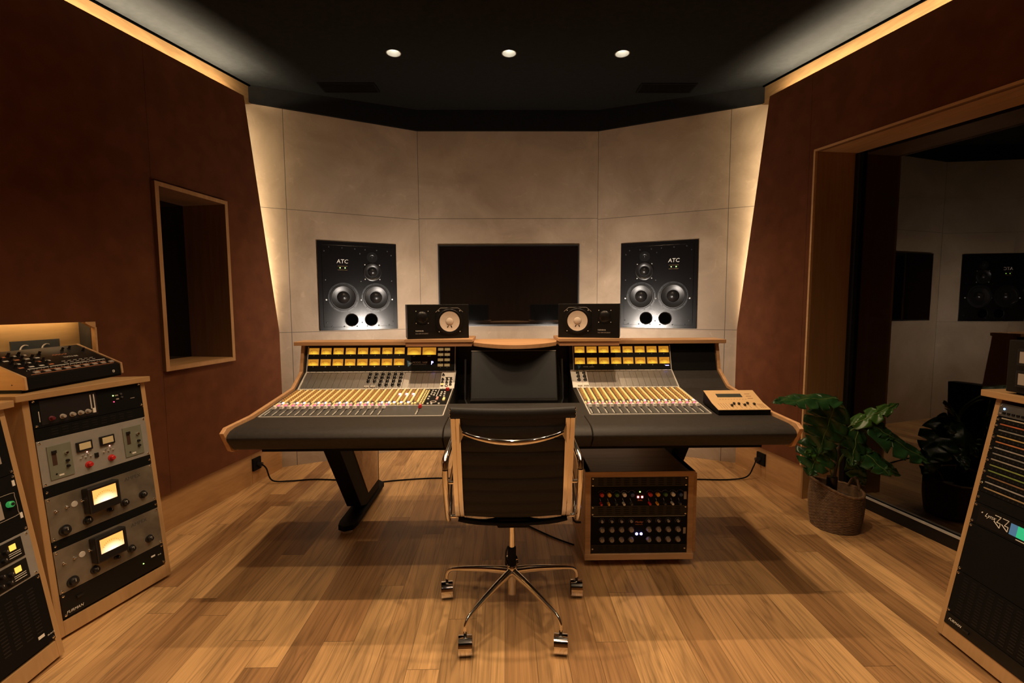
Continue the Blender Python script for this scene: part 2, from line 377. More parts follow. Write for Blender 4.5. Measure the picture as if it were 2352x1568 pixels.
# ------------------------------------------------------------------ room
def wx(y): return 2.6395 - 0.16*y          # |x| of the fabric walls
NRM = Vector((math.cos(math.atan(.16)), math.sin(math.atan(.16)), 0))   # outward normal of the right wall
def wtop(y): return 3.026 + .0644*(y-3.705)
YB = -2.2
def wpt(side, y, z, off=0.0):
    return Vector((side*(wx(y)+off*NRM.x), y+off*NRM.y*1.0, z))

MB()._add([(-3.4, YB, 0), (3.4, YB, 0), (2.2, 5.2, 0), (-2.2, 5.2, 0)], [(0, 1, 2, 3)]).build('floor', M_floor, solid=.05)
struct(bpy.data.objects['floor'])

def wallmesh(side, cells, off=0.0):
    """cells: quads in (y,z)"""
    b = MB()
    for q in cells:
        n = len(q)
        b._add([wpt(side, y, z, o_) for o_ in (-.0175, .0175) for y, z in q], [tuple(range(n)), tuple(range(n, 2*n))] + [(i, (i+1) % n, n+(i+1) % n, n+i) for i in range(n)])
    return b
def quad(y0, y1, z0, z1, top=False):
    if top: return [(y0, z0), (y1, z0), (y1, wtop(y1)), (y0, wtop(y0))]
    return [(y0, z0), (y1, z0), (y1, z1), (y0, z1)]
BBZ = .25
# left fabric wall: niche opening y 0.9..2.497, z .98..1.345 ; window opening y 2.905..3.425, z 1.045..2.14
NY0, NY1, NZ0, NZ1 = 0.9, 2.497, .98, 1.342
WY0, WY1, WZ0, WZ1 = 2.885, 3.446, 1.03, 2.165
cells = [quad(YB, NY0, BBZ, 0, True), quad(NY0, NY1, BBZ, NZ0), quad(NY0, NY1, NZ1, 0, True),
         quad(NY1, WY0, BBZ, 0, True), quad(WY0, WY1, BBZ, WZ0), quad(WY0, WY1, WZ1, 0, True)]
e1 = 3.705
cells += [[(WY1, BBZ), (4.0, BBZ), (4.0, 1.2), (e1, wtop(e1)), (WY1, wtop(WY1))]]
M_fabL = seam_mat(M_fabric, 'rust_fabric_left', [('Y', 2.874)], 'Y', .0012)
wl = wallmesh(-1, cells).build('wall_left', M_fabL); 
struct(wl)
# right fabric wall: big window opening y ..3.253, z 0..2.46
OY = 3.253
def otop(y): return 2.462 + .055*(y-3.27)
cells = [[(YB, otop(YB)), (OY, otop(OY)), (OY, wtop(OY)), (YB, wtop(YB))],
         [(OY, BBZ), (4.0, BBZ), (4.0, 1.2), (e1, wtop(e1)), (OY, wtop(OY))]]
M_fabR = seam_mat(M_fabric, 'rust_fabric_right', [('Y', 3.29)], 'Y', .0012)
wr = wallmesh(1, cells).build('wall_right', M_fabR); 
struct(wr)
# oak baseboards, set back behind the fabric
M_bb = seam_mat(M_oakx, 'oak_baseboard', [('Y', 3.62), ('Y', 2.4), ('Y', 1.2)], 'Y', .0012)
for side, nm, ya_, yb_ in ((-1, 'baseboard_left', YB, 3.99), (1, 'baseboard_right', OY+.02, 3.99)):
    b = MB(); P = [wpt(side, ya_, 0, .004), wpt(side, yb_, 0, .004), wpt(side, yb_, BBZ+.02, .004), wpt(side, ya_, BBZ+.02, .004)]
    Q = [p + Vector((side*.05, .0, 0)) for p in P]
    b._add(P+Q, [(0, 1, 2, 3), (4, 5, 6, 7), (0, 1, 5, 4), (1, 2, 6, 5), (2, 3, 7, 6), (3, 0, 4, 7)])
    struct(b.build(nm, M_bb))
# concrete wall: centre plus two angled wings
A = Vector((.867, 4.57, 0)); B = Vector((1.907, 4.064, 0)); E3 = A + (B-A)*1.75
ZC = 3.076
M_concC = seam_mat(M_conc, 'concrete_centre', [('Z', 2.256)], 'Z', .0025)
dirw = (B-A).normalized()
b = MB().box2((-A.x, A.y, 0), (A.x, A.y+.05, ZC))
wc = b.build('wall_front', M_concC); struct(wc)
for side, nm in ((-1, 'wall_front_left'), (1, 'wall_front_right')):
    b = MB(); nb_ = Vector((.4376, .8992, 0))*.05
    P = [Vector((side*(p.x+q.x), p.y+q.y, z)) for q in (Vector((0, 0, 0)), nb_) for p, z in ((A, 0), (E3, 0), (E3, ZC), (A, ZC))]
    b._add(P, [(0, 1, 2, 3), (4, 5, 6, 7), (0, 1, 5, 4), (1, 2, 6, 5), (2, 3, 7, 6), (3, 0, 4, 7)])
    m = seam_mat(M_conc, 'concrete_'+nm, [('Z', 2.247), ('Z', 1.19), ('X', side*B.x), ('X', side*A.x+side*.002)], 'Z', .0024)
    o = b.build(nm, m); struct(o)
# thin dark joint shadow line where concrete meets the floor is left to the renderer
# soffit band above the concrete
b = MB(); off = .025
def inw(p, s): n = Vector((-.4376, -.8992, 0)) ; return Vector((s*(p.x+n.x*off), p.y+n.y*off, 0))
line = [inw(E3, -1), inw(B, -1), Vector((-A.x+.01, A.y-off, 0)), Vector((A.x-.01, A.y-off, 0)), inw(B, 1), inw(E3, 1)]
P = []
for p in line: P += [(p.x, p.y, ZC), (p.x, p.y, ceil_z(p.y)+.02), (p.x*1.0, p.y+.06, ceil_z(p.y)+.02), (p.x, p.y+.06, ZC)]
Fc = []
for i in range(5):
    for k in range(4): Fc.append((i*4+k, i*4+(k+1) % 4, (i+1)*4+(k+1) % 4, (i+1)*4+k))
struct(b._add(P, Fc).build('trim_1', M_soffit))
# ceiling, with round cut-outs for the lamps
b = MB(); ys = [YB, 2.0, 2.5, 3.0, 3.5, 3.97, 4.7]
P = []
for y in ys:
    xx = 2.6395 - .16*y + .10 + (0 if y < 3.9 else (.0 if y < 4.2 else -.0)); P += [(-xx, y, ceil_z(y)), (xx, y, ceil_z(y))]
b._add(P, [(2*i, 2*i+1, 2*i+3, 2*i+2) for i in range(len(ys)-1)])
ceil = b.build('ceiling', M_ceil); struct(ceil); ceil.modifiers.new('s', 'SOLIDIFY').thickness = .02; ceil.modifiers['s'].offset = 1
# make sure thickness goes up
for p in ceil.data.polygons:
    if p.normal.z > 0: p.flip()
ceil.modifiers['s'].offset = -1
# cove back boards, black shadow gaps and LED strips on top of the fabric walls
for side, nm in ((-1, 'trim_2'), (1, 'trim_3')):
    b = MB(); pts = []
    for y in (YB, 2.0, 3.0, 3.70, 3.955):
        p = wpt(side, y, 0, .105); pts.append(p)
    P = []
    for p in pts:
        zt_ = ceil_z(p.y)
        zb_ = ZC if p.y > 3.8 else wtop(p.y)-.06
        P += [(p.x, p.y, zb_), (p.x, p.y, zt_), (p.x+side*.02, p.y, zt_), (p.x+side*.02, p.y, zb_)]
    Fc = [(i*4+k, i*4+(k+1) % 4, (i+1)*4+(k+1) % 4, (i+1)*4+k) for i in range(4) for k in range(4)] + [(0, 1, 2, 3), (16, 17, 18, 19)]
    struct(b._add(P, Fc).build(nm, M_cove))
    b = MB()
    P = []
    for p in pts:
        zt_ = ceil_z(p.y); P += [(p.x-side*.0005, p.y, zt_-.012), (p.x-side*.0005, p.y, zt_+.004), (p.x-side*.014, p.y, zt_+.004), (p.x-side*.014, p.y, zt_-.012)]
    struct(b._add(P, Fc).build('trim_%d' % (4 if side < 0 else 5), M_void))
    # LED tape lying behind the top edge of the fabric wall
    t = tag(MB().tube([wpt(side, y, wtop(y)-.035, .040) for y in (-1.5, 2.0, 3.68)], .004, 6).build('led_strip', M_warmled), 'warm led tape hidden in the ceiling cove on the %s' % ('left' if side < 0 else 'right'), 'led strip')
    y0, y1 = .3, 3.69
    m_ = (y0+y1)/2; ln = (y1-y0)/math.cos(math.atan(.16))
    o = add_light('cove_light', 'AREA', wpt(side, m_, wtop(m_)-.014, .048), 50.0, (1.0, .80, .55), shape='RECTANGLE', size=ln, size_y=.012)
    d = (wpt(side, y1, wtop(y1)) - wpt(side, y0, wtop(y0))).normalized()
    up_ = Vector((-side*.75, 0, 1)).normalized()
    z_ = (-(up_ - d*up_.dot(d))).normalized(); x_ = d; y_ = z_.cross(x_) * 1.0
    # light looks along its local -z, so local z must point down
    o.matrix_world = Matrix(((x_.x, y_.x, z_.x, o.location.x), (x_.y, y_.y, z_.y, o.location.y), (x_.z, y_.z, z_.z, o.location.z), (0, 0, 0, 1)))
    # vertical slot strip along the slanted front edge, lighting the concrete
    for (pa, pb, pw) in (((e1-.01, wtop(e1)-.03), (3.985, 1.2), 3.6), ((3.985, 1.2), (3.985, .28), 1.3)):
        a_ = wpt(side, pa[0], pa[1], .035); b_ = wpt(side, pb[0], pb[1], .035)
        tag(MB().tube([a_, b_], .003, 6).build('led_strip', M_warmled), 'thin led tape behind the %s edge of the %s fabric wall' % ('slanted' if pb[1] > 1 else 'straight lower', 'left' if side < 0 else 'right'), 'led strip')
        mid = (a_+b_)/2; d = (a_-b_).normalized(); tgt = Vector((side*.45, 1, 0)); tgt = (tgt - d*tgt.dot(d)).normalized()
        z_ = -tgt; x_ = d; y_ = z_.cross(x_)
        o = add_light('slot_light', 'AREA', mid+tgt*.006, pw, (1.0, .82, .55), shape='RECTANGLE', size=(a_-b_).length, size_y=.008)
        o.matrix_world = Matrix(((x_.x, y_.x, z_.x, mid.x+tgt.x*.006), (x_.y, y_.y, z_.y, mid.y+tgt.y*.006), (x_.z, y_.z, z_.z, mid.z+tgt.z*.006), (0, 0, 0, 1)))
# rear wall behind the camera
b = MB(); b.box2((-3.1, YB-.1, 0), (3.1, YB, 3.1)); struct(b.build('wall_back', M_oak))
# left window: proud oak frame, deep reveal, dark pane
def offp(side, y, z, off): return wpt(side, y, z, off)
b = MB(); T_ = .026; y0, y1, z0, z1 = 2.876, 3.452, 1.018, 2.176
def boxw(b, side, ya_, yb_, za_, zb_, oa, ob):
    P = [offp(side, y, z, o) for o in (oa, ob) for (y, z) in ((ya_, za_), (yb_, za_), (yb_, zb_), (ya_, zb_))]
    return b._add(P, [(0, 1, 2, 3), (4, 5, 6, 7), (0, 1, 5, 4), (1, 2, 6, 5), (2, 3, 7, 6), (3, 0, 4, 7)])
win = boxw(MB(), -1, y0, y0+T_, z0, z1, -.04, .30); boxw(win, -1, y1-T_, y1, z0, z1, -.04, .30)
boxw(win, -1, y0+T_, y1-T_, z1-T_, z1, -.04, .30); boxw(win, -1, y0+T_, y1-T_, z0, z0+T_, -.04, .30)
wo = win.build('window_1', wood('shaded_reveal_wood', (.13, .062, .026), (.19, .092, .038), 'Z')); struct(wo)  # oak darkened in colour to stand for dim light inside the reveal
fr_ = boxw(MB(), -1, y0, y0+T_, z0, z1, -.043, -.039); boxw(fr_, -1, y1-T_, y1, z0, z1, -.043, -.039)
boxw(fr_, -1, y0+T_, y1-T_, z1-T_, z1, -.043, -.039); boxw(fr_, -1, y0+T_, y1-T_, z0, z0+T_, -.043, -.039); fr_.build('frame_edging', M_oak, wo)
boxw(MB(), -1, y0+T_, y1-T_, z0+T_, z0+T_+.003, -.036, .30).build('window_sill', M_oakx, wo)
g = boxw(MB(), -1, y0, y1, z0, z1, .30, .306).build('pane', M_glassy, wo)
# lit shelf niche in the left wall
def rr_poly(y0, y1, z0, z1, r):
    P = [(y0, z0), (y1, z0)]
    for k in range(7):
        t = k/6*PI/2; P.append((y1-r+r*math.cos(t), z1-r+r*math.sin(t)))
    P += [(y0, z1)]
    return P
nb = MB(); D_ = .0875
boxw(nb, -1, NY0-.02, NY1+.0, NZ0-.02, NZ1+.03, D_, D_+.02)
nbk = nb.build('trim_6', wood('niche_wood', (.52, .34, .14), (.62, .42, .19), 'Y')); struct(nbk)
nb = MB(); boxw(nb, -1, NY0, NY1, NZ1+.028, NZ1+.045, .018, D_); boxw(nb, -1, NY0, NY1, NZ0-.02, NZ0, .018, D_); boxw(nb, -1, NY0-.02, NY0, NZ0, NZ1, .018, D_)
struct(nb.build('trim_7', M_oakx))
nb = MB(); boxw(nb, -1, NY1, NY1+.02, NZ0, NZ1+.03, .006, D_); struct(nb.build('trim_8', M_darkgrey))
nb = MB(); boxw(nb, -1, NY1-.006, NY1+.004, NZ0, NZ1-.03, -.019, .005)
poly = [(NY1-.012, NZ1-.03), (NY1, NZ1-.03), (NY1, NZ1), (NY1-.05, NZ1), (NY1-.05, NZ1-.006)]
P = [offp(-1, y, z, o) for o in (-.019, .005) for y, z in poly]
nb._add(P, [(0, 1, 2, 3, 4), (9, 8, 7, 6, 5)] + [(i, (i+1) % 5, 5+(i+1) % 5, 5+i) for i in range(5)])
struct(nb.build('trim_9', M_edge))
tag(MB().tube([offp(-1, NY0+.1, NZ1+.021, .030), offp(-1, NY1-.03, NZ1+.021, .030)], .004, 6).build('led_strip', M_warmled), 'warm led tape under the top of the lit wall niche', 'led strip')
mid = offp(-1, (NY0+NY1)/2, NZ1+.014, .034)
o = add_light('niche_light', 'AREA', mid, 7.5, (1.0, .80, .46), aim=mid+Vector((-.30, 0, -.07)), shape='RECTANGLE', size=.02, size_y=1.4)
plate = thing('socket_plate', 'blue-grey metal plate with two round sockets in the lit niche', 'socket plate', Matrix.Translation(offp(-1, 2.28, 1.16, D_)))
boxw(MB(), -1, 2.190, 2.396, 1.12, 1.258, D_-.006, D_).build('plate', mat('plate_grey', (.10, .12, .13), .45, metal=.5), plate)
for yy in (2.245, 2.335):
    c = offp(-1, yy, 1.205, D_-.006); MB().ring_flat(c, (1, .16, 0), .034, .030, .005).build('socket_ring', M_silver, plate, smooth=True)

# right window: jamb, lintel, glass front, dark room behind
RD = .30
b = MB()
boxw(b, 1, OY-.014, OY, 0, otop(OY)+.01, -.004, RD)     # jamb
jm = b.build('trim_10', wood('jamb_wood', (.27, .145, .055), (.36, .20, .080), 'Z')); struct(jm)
b = MB(); P = []
for o_ in (-.004, RD):
    P += [offp(1, YB, otop(YB)-.0, o_), offp(1, OY, otop(OY), o_), offp(1, OY, otop(OY)+.014, o_), offp(1, YB, otop(YB)+.014, o_)]
b._add(P, [(0, 1, 2, 3), (4, 5, 6, 7), (0, 1, 5, 4), (1, 2, 6, 5), (2, 3, 7, 6), (3, 0, 4, 7)]); struct(b.build('trim_11', M_oakx))
b = MB(); boxw(b, 1, OY-.014, OY+.0, BBZ, otop(OY)+.014, -.022, -.004)
P = []
for o_ in (-.022, -.004):
    P += [offp(1, YB, otop(YB)-.0, o_), offp(1, OY, otop(OY), o_), offp(1, OY, otop(OY)+.014, o_), offp(1, YB, otop(YB)+.014, o_)]
b._add(P, [(0, 1, 2, 3), (4, 5, 6, 7), (0, 1, 5, 4), (1, 2, 6, 5), (2, 3, 7, 6), (3, 0, 4, 7)]); struct(b.build('trim_12', M_edge))
# closing block between fabric and jamb below the fabric edge
b = MB(); boxw(b, 1, OY, OY+.03, 0, BBZ, .0, .06); struct(b.build('trim_13', M_oak))
# window_2: black frame and two panes
b = MB()
boxw(b, 1, YB, OY-.014, 0, .075, RD, RD+.14); boxw(b, 1, OY-.05, OY-.014, .075, 2.5, RD, RD+.14)
boxw(b, 1, .6, .64, .075, 2.4, RD, RD+.14)
w2o = b.build('window_2', M_steel); struct(w2o)
MB().box2((0, 0, 0), (0, 0, 0))
boxw(MB(), 1, YB, OY-.014, .075, .082, RD-.004, RD+.02).build('glazing_bead', M_silver, w2o)
def glass_mat():
    m = bpy.data.materials.new('window_glass'); m.use_nodes = True; nt = m.node_tree; N = nt.nodes; L = nt.links
    N.remove(N['Principled BSDF']); out = N['Material Output']
    tr = N.new('ShaderNodeBsdfTransparent'); tr.inputs[0].default_value = (.80, .82, .80, 1)
    gl = N.new('ShaderNodeBsdfGlossy'); gl.inputs['Roughness'].default_value = 0.0; gl.inputs[0].default_value = (1, 1, 1, 1)
    fr = N.new('ShaderNodeFresnel'); fr.inputs[0].default_value = 2.0
    mx = N.new('ShaderNodeMixShader'); L.new(fr.outputs[0], mx.inputs[0]); L.new(tr.outputs[0], mx.inputs[1]); L.new(gl.outputs[0], mx.inputs[2]); L.new(mx.outputs[0], out.inputs[0])
    return m
M_glass = glass_mat()
P = [offp(1, YB, .075, RD+.03), offp(1, OY-.05, .075, RD+.03), offp(1, OY-.05, 2.5, RD+.03), offp(1, YB, 2.5, RD+.03)]
gp = MB()._add(P, [(0, 1, 2, 3)]).build('pane', M_glass, w2o)
if gp.data.polygons[0].normal.x > 0: gp.data.flip_normals()
# recording room beyond the glass: dark walls
b = MB(); b.box2((5.6, YB, 0), (5.7, 5.2, 3.1)); b.box2((2.2, 5.1, 0), (5.6, 5.2, 3.1)); b.box2((2.9, YB-.1, 0), (5.6, YB, 3.1))
struct(b.build('wall_beyond', M_soffit))
b = MB(); b._add([offp(1, YB, 2.56, RD+.05), offp(1, 5.1, 2.56, RD+.05), Vector((5.6, 5.1, 2.56)), Vector((5.6, YB, 2.56))], [(0, 1, 2, 3)]); struct(b.build('ceiling_beyond', M_soffit))
MB()._add([(wx(YB)+RD+.15, YB, .01), (5.6, YB, .01), (5.6, 5.1, .01), (wx(5.1)+RD+.15, 5.1, .01)], [(0, 1, 2, 3)]).build('floor_beyond', M_blackm); struct(bpy.data.objects['floor_beyond'])

# ------------------------------------------------------------------ ceiling lamps and vents
cut = MB()
for (lx, ly) in LAMPS: cut.cyl((lx, ly, ceil_z(ly)-.03), (lx, ly, ceil_z(ly)+.08), .0475, 28)
co = cut.build('lamp_cutouts', M_soffit); 
bo = ceil.modifiers.new('c', 'BOOLEAN'); bo.object = co; bo.operation = 'DIFFERENCE'; bo.solver = 'EXACT'
dg = bpy.context.evaluated_depsgraph_get(); me = bpy.data.meshes.new_from_object(ceil.evaluated_get(dg))
ceil.modifiers.clear(); ceil.data = me; bpy.data.objects.remove(co)
def lamp(lx, ly, label):
    z = ceil_z(ly); t = thing('downlight', label, 'ceiling light', (lx, ly, z), group='recessed ceiling spotlights')
    MB().lathe((lx, ly, z-.003), (0, 0, 1), [(.052, 0), (.0465, 0), (.0465, .003), (.040, .030), (.024, .050), (.0235, .056), (.050, .056), (.052, .004), (.052, 0)], 28, cap=False).build('reflector', M_dish, t, smooth=True)
    MB().lathe((lx, ly, z+.024), (0, 0, 1), [(.007, 0), (.009, .003), (.009, .030)], 20).build('bulb', M_lampdisc, t, smooth=True)
    return t
names = {(-0.80, 3.36): 'leftmost of three small round ceiling spotlights above the console', (0.0, 3.36): 'middle of three small round ceiling spotlights above the console', (0.79, 3.36): 'rightmost of three small round ceiling spotlights above the console'}
rows = {0.2: 'fifth', 1.0: 'fourth', 1.8: 'third', 2.62: 'second'}; cols = {-0.80: 'left', 0.0: 'middle', 0.79: 'right'}
for (lx, ly) in LAMPS:
    l = names.get((lx, ly)) or 'small round ceiling spotlight, %s column, %s row from concrete wall' % (cols[lx], rows[ly])
    lamp(lx, ly, l)
for s in (-1, 1):
    y = 3.97; z = ceil_z(y); cx = s*1.31 + .0
    t = thing('air_vent', 'dark slotted air vent flush in the black ceiling, on the %s' % ('left' if s < 0 else 'right'), 'vent', (cx, y, z), group='ceiling air vents')
    fr = MB(); 
    for (a, b2) in (((-.23, -.085), (.23, -.07)), ((-.23, .07), (.23, .085)), ((-.23, -.07), (-.215, .07)), ((.215, -.07), (.23, .07))):
        fr.box2((cx+a[0], y+a[1], z-.014), (cx+b2[0], y+b2[1], z-.001))
    fr.build('vent_frame', M_soffit, t)
    for k in range(4): MB().box((cx, y-.05+k*.033, z-.010), (.43, .004, .014), Matrix.Rotation(.5, 3, 'X')).build('slat', M_soffit, t)

# ------------------------------------------------------------------ mixing console
XL, XR = -1.317, 1.317
DA = Vector((0, 2.285, .862)); DB = Vector((0, 2.735, .918)); DC = Vector((0, 2.868, 1.006)); DD = Vector((0, 2.918, 1.172))
con = thing('mixing_console', 'large black mixing console with cherry wood trim, yellow meters and white faders', 'mixing console', (0, 2.6, 0))
PROF = [(2.285, .862), (2.735, .918), (2.868, 1.006), (2.918, 1.172), (3.02, 1.172), (3.06, .76), (2.285, .75)]
def yz(p, q, t): return (t, p, q)
# side panels in wood: outline runs from the armrest nose to the top
SIDE = [(2.040, .852), (2.07, .872), (2.285, .878), (2.738, .932), (2.862, 1.012), (2.905, 1.176), (3.03, 1.176), (3.07, .75), (2.12, .745), (2.095, .757)]
for s, x in ((-1, XL), (1, XR)):
    MB().prism(SIDE, yz, x - s*.0, x - s*.019).build('side_panel', M_beech, con, bevel=.002)
# body (black): left wing, right wing, centre well
INL, INR = -.345, .367
WELL = [(2.285, .862), (2.48, .886), (2.48, .80), (2.60, .78), (2.95, .78), (2.97, .75), (2.285, .75)]
MB().prism(PROF, yz, XL+.024, INL).build('left_wing_body', M_leather, con)
MB().prism(PROF, yz, INR, XR-.024).build('right_wing_body', M_leather, con)
b = MB().prism(WELL, yz, INL, INR); b.box2((INL, 2.95, .78), (INR, 2.97, 1.17)); b.build('centre_tray', M_leather, con)
MB().box2((-1.20, 2.17, .728), (1.20, 3.0, .75)).build('underside_tray', M_blackm, con)
# padded armrest in three pieces
ARM = [(2.30, .864), (2.12, .861), (2.082, .855), (2.058, .842), (2.048, .825), (2.052, .812), (2.088, .772), (2.102, .761), (2.125, .757), (2.30, .757)]
for a, c in ((XL+.024, -.3235), (-.3215, .3575), (.3595, XR-.024)):
    MB().prism(ARM, yz, a, c).build('armrest', M_leather, con, smooth=True, bevel=.004)
# wooden top shelf with the bowed middle
SZ = 1.198
sh = []
sh += [(-1.345, 2.862), (-.23, 2.862)]
for k in range(17):
    t = k/16; x = -.23 + .50*t; y = 2.775 - .215*math.sin(PI*t)**.85
    sh.append((x, y))
sh += [(.28, 2.862), (1.345, 2.862), (1.345, 3.03), (-1.345, 3.03)]
def xyz_(p, q, t): return (p, q, t)
MB().prism(sh, xyz_, SZ-.024, SZ).build('top_shelf', M_beech, con, bevel=.002)

def sect(P, Q, x0=0):
    """local frame: x right, y up along the panel, z out of the panel"""
    return frame((x0, P.y, P.z), (1, 0, 0), Q-P)
TD, TU, TM = sect(DA, DB), sect(DB, DC), sect(DC, DD)
LD, LU, LM = (DB-DA).length, (DC-DB).length, (DD-DC).length
FV = .158           # fader section depth, desk
PX = .0381
wings = [dict(x0=-1.270, n=24, main=True), dict(x0=.392, n=16, main=False)]
fad_lab = []
nknob = 0
extra_knobs = MB(); extra_leds = MB()
for wg in wings:
    x0, n = wg['x0'], wg['n']; x1 = x0+n*PX; side_word = 'left' if wg['main'] else 'right'
    # plates
    MB(TD).box2((x0, .006, .0), (x1, FV-.003, .003)).build('fader_panel', M_darkgrey if not wg['main'] else M_darkgrey, con)
    MB(TD).box2((x0, FV+.003, .0), (x1, LD-.004, .003)).build('channel_panel', M_darkgrey, con)
    # frame lines
    for (a, c) in (((x0-.005, 0), (x1+.005, .005)), ((x0-.005, FV-.003), (x1+.005, FV+.003)), ((x0-.005, LD-.006), (x1+.005, LD))):
        MB(TD).box2((a[0], a[1], 0), (c[0], c[1], .007)).build('trim_strip', M_silver, con)
    for xx in (x0-.005, x1):
        MB(TD).box2((xx, 0, 0), (xx+.005, LD, .007)).build('trim_strip', M_silver, con)
        MB(TU).box2((xx, 0, 0), (xx+.006, LU, .008)).build('trim_strip', M_silver, con)
        MB(TM).box2((xx, 0, 0), (xx+.005, LM-.012, .008)).build('trim_strip', M_silver, con)
    for v in (0, LU-.007):
        MB(TU).box2((x0, v, 0), (x1, v+.007, .007)).build('trim_strip', M_silver, con)
    # bare metal cheek beside the inner edge of the upper panel
    ex = (x1+.005, INL) if wg['main'] else (INR, x0-.005)
    MB(TU).box2((min(ex), 0, 0), (max(ex), LU, .009)).build('metal_cheek', M_silver, con)
    # meter panel
    MB(TM).box2((x0, 0, 0), (x1, LM-.004, .006)).build('meter_panel', M_black, con)
    # blank module plates, upper section
    eq = list(range(10, 16)) if wg['main'] else [0, 1]
    ctrl = [22, 23] if wg['main'] else []
    for i in range(n):
        xa = x0+i*PX
        if i in eq or i in ctrl: continue
        o = MB(TU).box2((xa+.0007, .009, 0), (xa+PX-.0007, LU-.009, .004)); o.build('blank_plate', M_brush, con)
    for i in eq:
        xa = x0+i*PX
        p = MB(TU).box2((xa+.0007, .009, 0), (xa+PX-.0007, LU-.009, .005)).build('equaliser_module', M_brush if wg['main'] else M_silver, con)
        nk = 3 if (i < 12 or not wg['main']) else 4
        for k in range(nk):
            c = TU @ Vector((xa+PX*.5, LU-.028-k*.0315, .005)); nn = (TU.to_3x3() @ Vector((0, 0, 1)))
            MB().lathe(c, nn, [(.0115, 0), (.0115, .004), (.0085, .005), (.0075, .016), (.006, .017)], 14).build('dual_knob', M_knobk, p, smooth=True)
        bb = MB(TU)
        for k in range(nk):
            for a in range(7):
                t = -.3*PI + a*PI*1.6/6 - PI*.0
                bb.box((xa+PX*.5+.0155*math.cos(t), LU-.028-k*.0315+.0145*math.sin(t), .0055), (.0016, .0016, .0008))
        bb.build('dial_marks', M_silkw, p)
        if nk == 3:
            for q in (-1, 0, 1): MB(TU).rbox((xa+PX*.5+q*.0095, .019, .010), (.0065, .008, .010), .0012, 1).build('push_button', M_white, p)
    if ctrl:
        xa = x0+22*PX
        p = MB(TU).box2((xa, .009, 0), (x1, LU-.009, .006)).build('control_module', M_white, con)
        for (qx, qy) in ((.012, .118), (.012, .078), (.012, .052), (.038, .078), (.038, .050), (.062, .080), (.062, .055), (.062, .034)):
            c = TU @ Vector((xa+qx, qy, .006)); MB().lathe(c, TU.to_3x3() @ Vector((0, 0, 1)), [(.0085, 0), (.0085, .004), (.006, .005), (.0055, .014)], 14).build('dual_knob', M_knobk, p, smooth=True)
        MB(TU).box2((xa+.026, .097, .006), (xa+.068, .100, .009)).build('dark_slot', M_knobk, p)
        MB(TU).box2((xa+.004, .020, .006), (xa+.02, .026, .010)).build('dark_slot', M_knobk, p)
        MB(TU).box2((xa+.004, .030, .006), (xa+.02, .045, .010)).build('push_button', M_cream, p)
        c = TU @ Vector((xa+.038, .026, .006)); MB().ring_flat(c, TU.to_3x3() @ Vector((0, 0, 1)), .010, .007, .003).build('dial_ring', M_knobk, p, smooth=True)
    sc_ = MB(TU)
    for i in range(n):
        for v in (.0035, LU-.0035): sc_.lathe((x0+(i+.5)*PX, v, .007), (0, 0, 1), [(.0018, 0), (.0018, .001)], 8)
    o = sc_.build('panel_screws', M_knobk, con); o['kind'] = 'stuff'
    # channel strips on the sloping desk
    nch = 16
    nn = TD.to_3x3() @ Vector((0, 0, 1))
    for i in range(20 if wg['main'] else 16):
        xa = x0+i*PX; full = i < 16
        p = MB(TD).box2((xa+.0006, FV+.006, .003), (xa+PX-.0006, LD-.008, .0045)).build('channel_strip', M_darkgrey, con)
        kx = xa+PX*.30
        ks = [FV+.075+k*.0225 for k in range(9)]
        for k, v in enumerate(ks):
            c = TD @ Vector((kx, v, .0045))
            prof = [(.0078, 0), (.0078, .006), (.006, .0068), (.0052, .013), (.004, .0135)]
            if full and k in (0, 1, 2):
                MB().lathe(c, nn, prof, 10).build('knob', M_gold, p, smooth=True)
            else: extra_knobs.lathe(c, nn, prof, 8)
        # stack of cream routing buttons
        bb = MB(TD)
        for k in range(24):
            bb.box((xa+PX*.74, FV+.052+k*.0096, .0075), (.0105, .0078, .006))
        bb.build('button_column', M_cream, p)
        MB(TD).rbox((xa+PX*.55, FV+.020, .010), (.012, .020, .012), .002, 1).build('solo_button', M_white if full else M_cream, p)
        MB(TD).rbox((xa+PX*.12, FV+.022, .008), (.0075, .026, .008), .0015, 1).build('mute_button', M_cream, p)
        if full: MB(TD).box((xa+PX*.55, FV+.0065, .0060), (.015, .005, .003)).build('red_lamp', M_led_r, p)
        if (full and i % 3 != 1 and wg['main']) or (not wg['main'] and i > 5):
            MB(TD).box((xa+PX*.74, FV+.044, .0095), (.008, .011, .005)).build('violet_lamp', M_led_w, p)
        if not full and i < 19:
            for v in (FV+.024, FV+.165): MB(TD).box((xa+PX*.60, v, .0165), (.011, .014, .004)).build('violet_lamp', M_led_w, p)
    # faders
    fl = list(range(16)) + ([20] if wg['main'] else [])
    for i in fl:
        xa = x0+(i+.5)*PX
        sl = MB(TD).box2((xa-.0015, .024, .0028), (xa+.0015, .132, .0036)).build('fader_slot', M_blackm, con)
        capm = M_red if i == 20 else M_white
        cb_ = MB(TD); fy = .128 if i == 20 else .124
        cb_._add([(xa-.0085, fy-.012, .006), (xa+.0085, fy-.012, .006), (xa+.0085, fy+.012, .006), (xa-.0085, fy+.012, .006),
                  (xa-.0065, fy-.009, .021), (xa+.0065, fy-.009, .021), (xa+.0065, fy+.009, .021), (xa-.0065, fy+.009, .021), (xa-.0065, fy-.002, .018), (xa+.0065, fy-.002, .018), (xa+.0065, fy+.002, .018), (xa-.0065, fy+.002, .018)],
                 [(0, 1, 2, 3), (0, 1, 5, 4), (2, 3, 7, 6), (4, 5, 9, 8), (8, 9, 10, 11), (11, 10, 6, 7), (0, 4, 8, 11, 7, 3), (1, 2, 6, 10, 9, 5)])
        fc = cb_.build('fader_cap', capm, sl)
